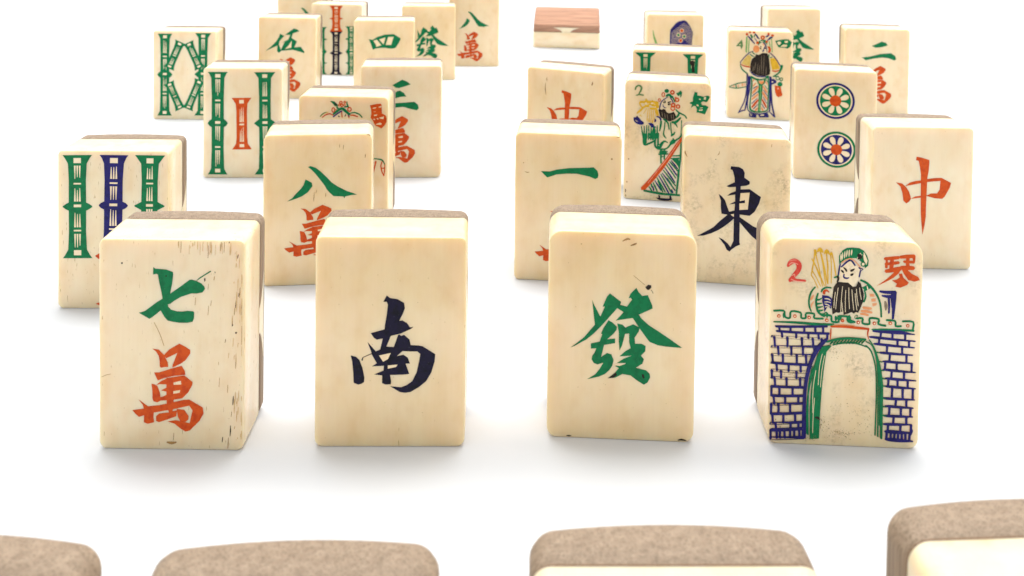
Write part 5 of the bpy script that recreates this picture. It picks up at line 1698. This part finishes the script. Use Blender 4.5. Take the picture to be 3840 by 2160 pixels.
def make_bone(name, pores=0.0, tint=(1, 1, 1), grime=0.0):
    m, nt, b = new_mat(name)
    big = noise(nt, coords(nt, (0.16, 0.16, 0.07)), 1.0, 2, 0.5)
    base = ramp(nt, big, [(0.22, (0.83 * tint[0], 0.625 * tint[1], 0.345 * tint[2])), (0.5, (0.87 * tint[0], 0.70 * tint[1], 0.43 * tint[2])), (0.80, (0.88 * tint[0], 0.755 * tint[1], 0.51 * tint[2]))], 'B_SPLINE')
    # long vertical growth lines in the bone
    grain = noise(nt, coords(nt, (2.6, 2.6, 0.08)), 1.0, 4, 0.65)
    base = mix(nt, 0.06, base, ramp(nt, grain, [(0.35, (0.66, 0.55, 0.40)), (0.62, (1, 1, 1))]), 'MULTIPLY')
    # slow amber patches of handling
    pat = noise(nt, coords(nt, (0.30, 0.30, 0.20)), 1.0, 2.5, 0.5)
    base = mix(nt, ramp(nt, pat, [(0.40, (0, 0, 0)), (0.58, (0.12, 0.12, 0.12)), (0.85, (0.75, 0.75, 0.75))], 'B_SPLINE'), base, (0.74, 0.50, 0.22))
    blush = noise(nt, coords(nt, (0.24, 0.24, 0.13)), 1.3, 3, 0.55)
    base = mix(nt, ramp(nt, blush, [(0.42, (0, 0, 0)), (0.75, (0.6, 0.6, 0.6))], 'B_SPLINE'), base, (0.86, 0.665, 0.43))
    if grime:      # soft grey brown smudges of old dirt, broken up finely
        g1 = noise(nt, coords(nt, (0.20, 0.20, 0.16)), 1.0, 3, 0.6); g2 = noise(nt, coords(nt, (1.7, 1.7, 1.7)), 1.0, 6, 0.75)
        gm = mix(nt, 1.0, ramp(nt, g1, [(0.50, (0, 0, 0)), (0.72, (1, 1, 1))]), ramp(nt, g2, [(0.42, (0, 0, 0)), (0.66, (grime, grime, grime))]), 'MULTIPLY')
        base = mix(nt, gm, base, (0.33, 0.24, 0.13))
    # fine pin-prick pores and dust
    vo = nt.nodes.new('ShaderNodeTexVoronoi'); nt.links.new(coords(nt, (1.15, 1.15, 0.85)), vo.inputs['Vector'])
    vo.inputs['Scale'].default_value = 1.0
    dots = ramp(nt, vo.outputs['Distance'], [(0.045, (0.85, 0.85, 0.85)), (0.075, (0, 0, 0))])
    sel = noise(nt, coords(nt, (0.5, 0.5, 0.4)), 1.0, 2, 0.5)
    dots = mix(nt, 1.0, dots, ramp(nt, sel, [(0.50, (0, 0, 0)), (0.60, (1, 1, 1))]), 'MULTIPLY')
    base = mix(nt, dots, base, (0.36, 0.23, 0.10))
    # short dark vertical nerve channels
    st = noise(nt, coords(nt, (4.2, 4.2, 0.55)), 1.0, 1.5, 0.5)
    lo = 0.80 - 0.10 * pores
    base = mix(nt, ramp(nt, st, [(lo, (0, 0, 0)), (lo + 0.045, (0.75, 0.75, 0.75))]), base, (0.42, 0.24, 0.08))
    nt.links.new(base, b.inputs['Base Color'])
    b.inputs['Roughness'].default_value = 0.42
    b.inputs['Roughness'].default_value = 0.25
    b.inputs['Specular IOR Level'].default_value = 0.9
    b.inputs['IOR'].default_value = 1.58
    b.inputs['Subsurface Weight'].default_value = 0.55
    b.inputs['Subsurface Radius'].default_value = (1.0, 0.72, 0.42)
    b.inputs['Subsurface Scale'].default_value = 2.4 * MM
    bump(nt, b, noise(nt, coords(nt, (1.2, 1.2, 0.25)), 1.0, 2, 0.5), 0.06, 0.03 * MM)
    return m

def make_bamboo(name, k=(1, 1, 1)):
    m, nt, b = new_mat(name)
    tc = nt.nodes.new('ShaderNodeTexCoord')
    # fibre bundles run along the tile: dots on the end grain, lines on the sides
    v1 = coords(nt, (3.4, 4.2, 0.06))
    vo = nt.nodes.new('ShaderNodeTexVoronoi'); vo.inputs['Scale'].default_value = 1.0; nt.links.new(v1, vo.inputs['Vector'])
    n1 = noise(nt, coords(nt, (1.1, 1.1, 0.05)), 1.0, 4, 0.6)
    base = ramp(nt, n1, [(p, tuple(a * b_ for a, b_ in zip(c, k))) for p, c in ((0.3, (0.225, 0.163, 0.110)), (0.55, (0.29, 0.216, 0.150)), (0.75, (0.36, 0.273, 0.195)))])
    fib = ramp(nt, vo.outputs['Distance'], [(0.14, (0.44, 0.40, 0.34)), (0.42, (1.06, 1.04, 1.02))])
    base = mix(nt, 0.9, base, fib, 'MULTIPLY')
    n2 = noise(nt, coords(nt, (7.0, 7.0, 0.12)), 1.0, 3, 0.6)
    base = mix(nt, 0.35, base, ramp(nt, n2, [(0.35, (0.6, 0.56, 0.5)), (0.62, (1.12, 1.1, 1.08))]), 'MULTIPLY')
    nt.links.new(base, b.inputs['Base Color'])
    b.inputs['Roughness'].default_value = 0.6; b.inputs['Specular IOR Level'].default_value = 0.3
    b.inputs['Subsurface Weight'].default_value = 0.06; b.inputs['Subsurface Scale'].default_value = 0.5 * MM
    bump(nt, b, vo.outputs['Distance'], 0.25, 0.05 * MM)
    return m

def make_paint(name, c, c2, sub=0.0):
    m, nt, b = new_mat(name)
    n = noise(nt, coords(nt, (0.9, 0.9, 0.9)), 1.0, 5, 0.65)
    base = ramp(nt, n, [(0.36, c2), (0.55, c)])
    f = noise(nt, coords(nt, (6.0, 6.0, 6.0)), 1.0, 2, 0.5)
    base = mix(nt, ramp(nt, f, [(0.66, (0, 0, 0)), (0.76, (0.5, 0.5, 0.5))]), base, tuple(min(1, x * 0.45) for x in c2))
    base = mix(nt, ramp(nt, f, [(0.22, (0.5, 0.5, 0.5)), (0.30, (0, 0, 0))]), base, tuple(0.55 * x + 0.25 for x in c))
    nt.links.new(base, b.inputs['Base Color'])
    b.inputs['Roughness'].default_value = 0.42; b.inputs['Specular IOR Level'].default_value = 0.18
    bump(nt, b, noise(nt, coords(nt, (2.2, 2.2, 2.2)), 1.0, 4, 0.6), 0.35, 0.04 * MM)
    return m

BONE = make_bone('bone')
BONE_PORED = make_bone('bone_with_open_pores', 1.0, (1.0, 1.03, 1.08))
BONE_WARM = make_bone('bone_warm', 0.25, (1.0, 0.97, 0.90))
BONE_PALE = make_bone('bone_pale', 0.1, (1.0, 1.04, 1.12))
BONE_GRIMY = make_bone('bone_with_old_dirt', 0.3, (1.0, 1.0, 0.98), 0.75)
INLAY = {}      # the same bone without its translucency, for thin islands left between painted grooves
for _m in (BONE, BONE_PORED, BONE_WARM, BONE_PALE, BONE_GRIMY):
    _c = _m.copy(); _c.name = _m.name + '_thin'; _c.node_tree.nodes['Principled BSDF'].inputs['Subsurface Weight'].default_value = 0.0
    INLAY[_m.name] = _c
BAMBOO = make_bamboo('bamboo_wood')
BAMBOO_SKIN = make_bamboo('pinkish_bamboo_wood', (1.50, 1.12, 1.05))
GLUE, _nt, _b = new_mat('dark_glue_line'); _b.inputs['Base Color'].default_value = (0.17, 0.085, 0.035, 1); _b.inputs['Roughness'].default_value = 0.7
PAINT = {
 'g': make_paint('green_paint', (0.001, 0.178, 0.058), (0.001, 0.125, 0.042)),
 'l': make_paint('light_green_paint', (0.22, 0.42, 0.12), (0.14, 0.32, 0.09)),
 'd': make_paint('dark_green_paint', (0.07, 0.19, 0.055), (0.15, 0.27, 0.10)),
 'o': make_paint('orange_paint', (0.62, 0.082, 0.006), (0.50, 0.048, 0.004)),
 'O': make_paint('thin_orange_paint', (0.78, 0.30, 0.10), (0.70, 0.20, 0.06)),
 'f': make_paint('faded_orange_paint', (0.76, 0.30, 0.12), (0.80, 0.36, 0.17)),
 'r': make_paint('red_paint', (0.62, 0.045, 0.028), (0.70, 0.09, 0.06)),
 'p': make_paint('worn_pink_paint', (0.85, 0.40, 0.28), (0.80, 0.28, 0.2)),
 'n': make_paint('ink_blue_paint', (0.007, 0.005, 0.026), (0.003, 0.003, 0.008)),
 'b': make_paint('blue_paint', (0.016, 0.013, 0.14), (0.010, 0.008, 0.08)),
 'y': make_paint('yellow_paint', (0.72, 0.42, 0.025), (0.60, 0.33, 0.02)),
 'Y': make_paint('pale_yellow_paint', (0.68, 0.47, 0.12), (0.60, 0.38, 0.08)),
 'k': make_paint('black_paint', (0.014, 0.009, 0.006), (0.03, 0.02, 0.012)),
 'h': make_paint('worn_grey_paint', (0.25, 0.19, 0.12), (0.16, 0.12, 0.08)),
 't': make_paint('tan_grime', (0.66, 0.46, 0.22), (0.56, 0.36, 0.15)),
 's': make_paint('brown_grime', (0.40, 0.23, 0.08), (0.24, 0.13, 0.05)),
}

def make_paper():
    m, nt, b = new_mat('white_paper')
    n = noise(nt, coords(nt, (0.05, 0.05, 0.05), False), 1.0, 4, 0.6)
    base = ramp(nt, n, [(0.3, (0.66, 0.675, 0.70)), (0.7, (0.69, 0.70, 0.715))])
    vo = nt.nodes.new('ShaderNodeTexVoronoi'); vo.inputs['Scale'].default_value = 1.0
    nt.links.new(coords(nt, (0.085, 0.085, 0.085), False), vo.inputs['Vector'])
    base = mix(nt, ramp(nt, vo.outputs['Distance'], [(0.010, (0.6, 0.6, 0.6)), (0.018, (0, 0, 0))]), base, (0.45, 0.45, 0.30))
    nt.links.new(base, b.inputs['Base Color'])
    b.inputs['Roughness'].default_value = 0.8
    b.inputs['Specular IOR Level'].default_value = 0.25
    bump(nt, b, noise(nt, coords(nt, (2.0, 2.0, 2.0), False), 1.0, 3, 0.6), 0.15, 0.05 * MM)
    return m
PAPER = make_paper()

# ------------------------------------------------------------ paper that sweeps up at the back
Y0, RAD = 450.0, 190.0
def sweep(y):
    """height of the paper, mm, at depth y"""
    return 0.0 if y <= Y0 else RAD - sqrt(max(0, RAD * RAD - (y - Y0) ** 2))
def build_paper():
    prof = [(-900.0, 0.0), (-300.0, 0.0), (0.0, 0.0), (200.0, 0.0), (Y0, 0.0)]
    for i in range(1, 37):
        a = i / 36 * pi / 2; prof.append((Y0 + RAD * sin(a), RAD - RAD * cos(a)))
    for z in (300, 600, 1000): prof.append((Y0 + RAD, float(z)))
    X = (-900, -300, 0, 300, 900); bm = bmesh.new(); rows = []
    for x in X: rows.append([bm.verts.new((x * MM, y * MM, z * MM)) for y, z in prof])
    for a, b_ in zip(rows, rows[1:]):
        for i in range(len(prof) - 1): bm.faces.new((a[i], b_[i], b_[i + 1], a[i + 1]))
    for f in bm.faces: f.smooth = True
    bm.normal_update()
    me = bpy.data.meshes.new('paper_ground'); bm.to_mesh(me); bm.free(); me.materials.append(PAPER)
    o = bpy.data.objects.new('ground', me); COL.objects.link(o)
    o['kind'] = 'structure'; o['label'] = 'seamless white paper the tiles stand on, curving up behind them'
build_paper()

# ------------------------------------------------------------ tile geometry
def link(name, me, parent, label=None):
    o = bpy.data.objects.new(name, me); COL.objects.link(o); o.parent = parent
    if label: o['label'] = label
    return o

def columns(w, h, rt, rb, ins, n=14):
    """x columns with top and bottom z of a rounded rectangle inset by ins (all mm), same count always"""
    w2 = w / 2 - ins; rt = max(rt - ins, 0.05); rb = max(rb - ins, 0.05); K = 6
    cols = []
    r = max(rt, rb)
    xs = [-w2 + r * (1 - cos(i / K * pi / 2)) for i in range(K + 1)]
    xs += [-w2 + r + (2 * w2 - 2 * r) * i / n for i in range(1, n)]
    xs += [w2 - r * (1 - cos(i / K * pi / 2)) for i in range(K, -1, -1)]
    for x in xs:
        d = w2 - abs(x)
        def drop(rr): return 0 if d >= rr else rr - sqrt(max(0, rr * rr - (rr - d) ** 2))
        cols.append((x, h - ins - drop(rt), ins + drop(rb)))
    return cols

def prism(name, w, h, rt, rb, y0, y1, rings, bow, mats, wob=0.0, seed=0):
    """block between y0 and y1; rings = [(y, inset, weight of the bow)] from front to back"""
    bm = bmesh.new(); L = []
    rnd = random.Random(seed)
    ph = [rnd.random() * 6 for _ in range(4)]
    for y, ins, bw in rings:
        c = columns(w, h, rt, rb, ins); m = len(c)
        pts = [(x, zt) for x, zt, zb in c] + [(x, zb) for x, zt, zb in reversed(c)]
        vs = []
        for x, z in pts:
            yy = y + bow * (1 - (2 * x / w) ** 2) * bw
            dx = wob * sin(z * 0.11 + ph[0]) ; dz = wob * 0.7 * sin(x * 0.13 + ph[1]) if z > h / 2 else 0
            vs.append(bm.verts.new(((x + dx * (1 if x > 0 else -0.6)) * MM, yy * MM, (z + dz) * MM)))
        L.append(vs)
    N = len(L[0]); m = N // 2
    for a, b_ in zip(L, L[1:]):
        for i in range(N):
            j = (i + 1) % N
            bm.faces.new((a[i], b_[i], b_[j], a[j])).smooth = True
    for vs, flip in ((L[0], False), (L[-1], True)):
        for i in range(m - 1):
            q = (vs[i], vs[i + 1], vs[N - 2 - i], vs[N - 1 - i])
            f = bm.faces.new(q if not flip else q[::-1]); f.smooth = True
    bmesh.ops.recalc_face_normals(bm, faces=bm.faces)
    me = bpy.data.meshes.new(name); bm.to_mesh(me); bm.free()
    for mm in mats: me.materials.append(mm)
    return me

DB, BOW = 8.86, 1.15     # bone depth, swell of the bamboo back
def tenon_mesh(w, h, mat, seed):
    """swallow-tailed tongue of bone that grips the bamboo; shows on both long sides"""
    rnd = random.Random(seed)
    cz = h * (0.49 + 0.03 * (rnd.random() - .5)); nk = 2.1 + rnd.random() * .5; fl = 6.6 + rnd.random() * 1.4; dp = 2.35 + rnd.random() * .35
    prof = []
    for k in range(7):
        t = k / 6; prof.append((DB - 0.3 + (dp + 0.3) * t, cz + nk + (fl - nk) * t ** 2.1))
    prof += [(y, 2 * cz - z) for y, z in reversed(prof)]
    bm = bmesh.new(); A = []
    for x in (-w / 2 - 0.035, w / 2 + 0.035):
        A.append([bm.verts.new((x * MM, y * MM, z * MM)) for y, z in prof])
    n = len(prof); half = n // 2
    for i in range(n):
        j = (i + 1) % n; bm.faces.new((A[0][i], A[0][j], A[1][j], A[1][i]))
    for vs in A:
        for i in range(half - 1): bm.faces.new((vs[i], vs[i + 1], vs[n - 2 - i], vs[n - 1 - i]))
    bmesh.ops.recalc_face_normals(bm, faces=bm.faces)
    me = bpy.data.meshes.new('dovetail'); bm.to_mesh(me); bm.free(); me.materials.append(mat)
    return me

# ------------------------------------------------------------ painted, engraved marks
def outlines(kind, d):
    if kind == 'P': return [[d]]
    if kind == 'S':
        l, r = [], []; n = len(d)
        if n > 2:      # smooth the stroke
            e = []
            for i in range(n - 1):
                p0, p1, p2, p3 = d[max(i - 1, 0)], d[i], d[i + 1], d[min(i + 2, n - 1)]
                for t in (0, 1 / 3, 2 / 3):
                    e.append(tuple(0.5 * (2 * b + (c - a) * t + (2 * a - 5 * b + 4 * c - q) * t * t + (3 * b - a - 3 * c + q) * t ** 3) for a, b, c, q in zip(p0, p1, p2, p3)))
            e.append(d[-1]); d = e; n = len(d)
        for i in range(n):
            a = d[max(0, i - 1)]; b = d[min(n - 1, i + 1)]; dx, dy = b[0] - a[0], b[1] - a[1]; q = math.hypot(dx, dy) or 1
            nx, ny = -dy / q, dx / q; w = max(d[i][2], 0.04) / 2
            l.append((d[i][0] + nx * w, d[i][1] + ny * w)); r.append((d[i][0] - nx * w, d[i][1] - ny * w))
        a, b = d[0], d[1]; q = math.hypot(b[0] - a[0], b[1] - a[1]) or 1
        tip0 = (a[0] - (b[0] - a[0]) / q * a[2] * .35, a[1] - (b[1] - a[1]) / q * a[2] * .35)
        a, b = d[-1], d[-2]; q = math.hypot(b[0] - a[0], b[1] - a[1]) or 1
        tip1 = (a[0] - (b[0] - a[0]) / q * a[2] * .35, a[1] - (b[1] - a[1]) / q * a[2] * .35)
        return [[[tip0] + l + [tip1] + r[::-1]]]
    if kind == 'E':
        x, y, a, b = d[0]; n = 40
        return [[[(x + a * cos(t * 2 * pi / n), y + b * sin(t * 2 * pi / n)) for t in range(n)]]]
    if kind == 'R':
        x, y, a, b, w = d[0]; n = 20; a2, b2 = max(a - w, .02), max(b - w, .02)
        return [[[(x + a * cos(t * 2 * pi / n), y + b * sin(t * 2 * pi / n)) for t in range(n)],
                 [(x + a2 * cos(t * 2 * pi / n), y + b2 * sin(t * 2 * pi / n)) for t in range(n)]]]
    if kind == 'L':      # one petal of a wheel
        x, y, an, a, b = d[0]; pts = []
        for t in range(16):
            u = t / 16 * 2 * pi; r_ = 0.60 + 0.34 * cos(u); wd = 0.235 * sin(u) * (0.70 + 0.30 * cos(u))
            pts.append((x + a * (r_ * cos(an) - wd * sin(an)), y + b * (r_ * sin(an) + wd * cos(an))))
        return [[pts]]

CODE = {'2': 'O'}
def mark(name, text, parent, bone, box=None, label=None):
    """box = (x0, z0, x1, z1): place a 10 x 10 glyph there"""
    verts, faces, mi, mats = [], [], [], []
    for line in text.strip().split('\n'):
        t = line.split(); c, kd, lv = t[0], t[1], int(t[2]); v = [int(q) for q in t[3:]]
        c = {'o2': 'O', 'y2': 'Y'}.get(c, c)
        st = {'P': 2, 'S': 3, 'E': 4, 'R': 5, 'L': 5}[kd]
        d = [tuple((q / 1000 if (kd == 'L' and j == 2) else q / 100) for j, q in enumerate(v[i:i + st])) for i in range(0, len(v), st)]
        if box:
            x0, z0, x1, z1 = box
            d = [(x0 + p[0] / 10 * (x1 - x0), z0 + p[1] / 10 * (z1 - z0)) for p in d]
            d = [(max(-11.4, min(11.4, p[0])), max(0.4, p[1])) for p in d]
        if c not in mats: mats.append(c)
        y = -(0.022 + 0.0032 * lv)
        for loops in outlines(kd, d):
            off = len(verts)
            flat = [p for lp in loops for p in lp]
            tris = tessellate_polygon([[Vector((p[0], p[1], 0)) for p in lp] for lp in loops])
            verts += [(p[0] * MM, y * MM, p[1] * MM) for p in flat]
            for a, b, cc in tris:
                A, B, Cc = flat[a], flat[b], flat[cc]
                ar = (B[0] - A[0]) * (Cc[1] - A[1]) - (B[1] - A[1]) * (Cc[0] - A[0])
                if abs(ar) < 1e-7: continue
                faces.append((off + a, off + b, off + cc) if ar > 0 else (off + a, off + cc, off + b)); mi.append(mats.index(c))
            # rim down into the bone
            for lp, o0 in zip(loops, [off] + [off + len(loops[0])]):
                k = len(lp); base = len(verts)
                verts += [(p[0] * MM, 0.05 * MM, p[1] * MM) for p in lp]
                for i in range(k):
                    j = (i + 1) % k; faces.append((o0 + i, o0 + j, base + j, base + i)); mi.append(mats.index(c))
    me = bpy.data.meshes.new(name); me.from_pydata(verts, [], faces)
    for c in mats: me.materials.append(INLAY[bone.name] if c == 'i' else PAINT[c])
    me.polygons.foreach_set('material_index', mi); me.update()
    return link(name, me, parent, label)

MARK_LABEL = {}
def tile(key, label, bone, group, rt=1.5, rb=1.3, root=None):
    sw, sh = POSE[key][3:5] if key in POSE else (1.0, 1.0)
    w, h = 24.0 * sw, 33.907 * sh
    if root is None:
        root = bpy.data.objects.new('mahjong_tile', None); COL.objects.link(root); root.empty_display_size = 0.01
    root['label'] = label; root['category'] = 'mahjong tile'
    if group: root['group'] = group
    if key in POSE:
        x, y, yaw = POSE[key][:3]; root.location = (x * MM, y * MM, 0); root.rotation_euler = (0, 0, yaw)
    sd = sum(ord(ch) * 17 for ch in key); DM = 4.7 if key[0] == 'f' else 3.95
    e = 0.13
    link('bone_block', prism('bone_block', w, h, rt, rb, 0, DB,
         [(0, e + .12, 0), (0.03, e, 0), (0.10, e * .45, 0), (0.28, 0.02, 0), (1.0, 0, 0), (DB - .12, 0, 0), (DB - 0.02, .09, 0)], 0, [bone], 0.05, sd), root)
    link('bamboo_back', prism('bamboo_back', w, h, rt + .35, rb + .35, DB, DB + DM,
         [(DB + .02, .09, 0), (DB + .12, 0, 0), (DB + DM * .5, 0.0, 0.35), (DB + DM - .9, 0.03, 0.8), (DB + DM - .35, 0.3, 1), (DB + DM - .08, 0.75, 1), (DB + DM, 1.3, 1)], BOW, [BAMBOO_SKIN if key == 'q' else BAMBOO], 0.05, sd), root)
    link('glue_line', prism('glue_line', w, h, rt + .15, rb + .15, DB, DB, [(DB - .10, -.012, 0), (DB + .10, -.012, 0)], 0, [GLUE], 0.05, sd), root)
    link('dovetail', tenon_mesh(w, h, bone, sd), root)
    cname = {'g': 'green', 'o': 'orange red', 'n': 'ink blue', 'b': 'blue', 'r': 'red', 'd': 'faded dark green', 'k': 'black', 'y': 'yellow'}
    for part, text in ART.get(key, []):
        lab = None
        if part in ('character', 'numeral', 'bamboo_mark'): lab = cname.get(text.split()[0][0], 'painted') + ' painted ' + part.replace('_', ' ')
        mk = mark(part, text, root, bone, None, lab)
        if part == 'stain': mk['kind'] = 'stuff'
    for k, part, g, x0, z0, x1, z1 in USES:
        if k == key:
            mark(part, GLYPHS[g], root, bone, (x0, z0, x1, z1), cname[GLYPHS[g][0]] + ' painted ' + part)
    return root

STAND = 'mahjong tiles standing upright on the white paper'
FRONT = 'foreground mahjong tiles of which only the top edge shows'
T = [
 ('A', 'cream tile with green seven above red myriad character, brown pores down its side', BONE_PORED, STAND, 1.1, 1.3),
 ('B', 'plain cream tile with a single ink blue south wind character', BONE_WARM, STAND, 1.1, 1.4),
 ('C', 'large front tile with green dragon character and a dark pit above it', BONE_WARM, STAND, 2.2, 1.7),
 ('D', 'front tile painted with bearded man holding fan above a blue brick gateway', BONE_GRIMY, STAND, 2.4, 1.6),
 ('E', 'tile with green, blue and green bamboo sticks, behind the green seven tile', BONE_PORED, STAND, 1.0, 1.3),
 ('F', 'tile with large green eight above red myriad, behind the south wind tile', BONE_WARM, STAND, 1.6, 1.2),
 ('G', 'tile with green bamboo sticks crossed into a diamond between two upright ones', BONE_PALE, STAND, 0.9, 1.0),
 ('H', 'tile with a short orange bamboo stick between two tall green ones', BONE_PALE, STAND, 1.0, 1.2),
 ('I', 'tile with green five made of many strokes above a half hidden red myriad', BONE_WARM, STAND, 0.8, 1.0),
 ('J', 'tile with orange and dark blue sticks in one column and green sticks beside', BONE_PALE, STAND, 1.0, 0.9),
 ('K', 'tile with green four character shaped like a box, behind the green three tile', BONE_WARM, STAND, 1.1, 1.0),
 ('L', 'tile with green dragon character half hidden behind the green four tile', BONE_WARM, STAND, 0.9, 1.0),
 ('M', 'small distant tile with green eight above red myriad, in the back row', BONE, STAND, 1.0, 1.0),
 ('N', 'tile with three green bars above red myriad, behind the red horse character tile', BONE_PALE, STAND, 1.2, 1.8),
 ('O', 'tile with red horse character and flowered headdress, behind the green eight tile', BONE_WARM, STAND, 1.4, 1.2),
 ('P', 'back row tile with only a green stroke showing above the green five tile', BONE, STAND, 1.0, 1.0),
 ('R', 'tile with upper half of a red dragon character, behind the single green bar tile', BONE, STAND, 1.1, 1.2),
 ('S', 'tile with one green bar and the tip of a red myriad below it', BONE_WARM, STAND, 1.5, 1.2),
 ('T', 'tile painted with green robed man carrying yellow flowers and an orange pole', BONE_GRIMY, STAND, 1.8, 1.1),
 ('U', 'stained tile with a single ink blue east wind character', BONE_GRIMY, STAND, 1.5, 1.2),
 ('V', 'tile painted with long bearded warrior in blue robe and plumed headdress', BONE_WARM, STAND, 1.6, 1.7),
 ('W', 'distant tile with part of a green dragon character behind the plumed warrior tile', BONE, STAND, 1.1, 1.0),
 ('X', 'tile with two green bars above red myriad, behind the two wheels tile', BONE, STAND, 1.3, 1.0),
 ('Y', 'tile with two flower wheels, blue ringed above green ringed', BONE, STAND, 1.2, 1.4),
 ('Z', 'pale tile with a whole red dragon character, behind the brick gateway tile', BONE_PALE, STAND, 1.2, 1.3),
 ('a', 'distant tile with the blue fan tail of a bird with orange and green eyes', BONE_WARM, STAND, 1.1, 1.0),
 ('b', 'tile showing two green bamboo stick tops, behind the yellow flowers tile', BONE_WARM, STAND, 1.2, 1.0),
 ('fa', 'cut off foreground tile in the left bottom corner, only brown bamboo showing', BONE_PALE, FRONT, 1.8, 1.3),
 ('fb', 'foreground tile in front of the green seven and south wind tiles, its bamboo top showing', BONE_PALE, FRONT, 1.8, 1.3),
 ('fc', 'foreground tile with wide brown bamboo strip and white edge, in front of the green dragon', BONE_PALE, FRONT, 1.8, 1.3),
 ('fd', 'foreground tile with its left side visible, cut off by the right bottom corner', BONE_PALE, FRONT, 2.0, 1.3),
]
for t in T:
    o = tile(*t)
    if t[0] in ('M', 'P'):      # these two just reach the rising paper
        y = POSE[t[0]][1]; zf, zb = sweep(y), sweep(y + 12.8)
        o.rotation_euler = (math.atan2(zb - zf, 12.8), 0, POSE[t[0]][2]); o.location.z = zf * MM

# the tile that lies on its face with its bamboo back up, on the rising paper
q = tile('q', 'tile lying face down with pinkish bamboo back up, alone at the back', BONE_PALE, None, 0.9, 0.9)
yq = 487.0; dz = sweep(yq + 23.5) - sweep(yq); tilt = math.atan2(dz, 23.5)
# tile axes: height -> right, bamboo side -> up, width -> away
base = Matrix(((0, 0, 1), (1, 0, 0), (0, 1, 0)))      # columns: images of x, y, z
base = Matrix(((0, 0, 1, 0), (1, 0, 0, 0), (0, 1, 0, 0), (0, 0, 0, 1)))
M4 = Matrix.Translation(((28.9) * MM, yq * MM, (sweep(yq) + 0.1) * MM)) @ Matrix.Rotation(radians(-4), 4, 'Z') @ Matrix.Rotation(tilt, 4, 'X') @ Matrix.Translation((-33.907 / 2 * MM, 12 * MM, 0)) @ base
q.matrix_world = M4
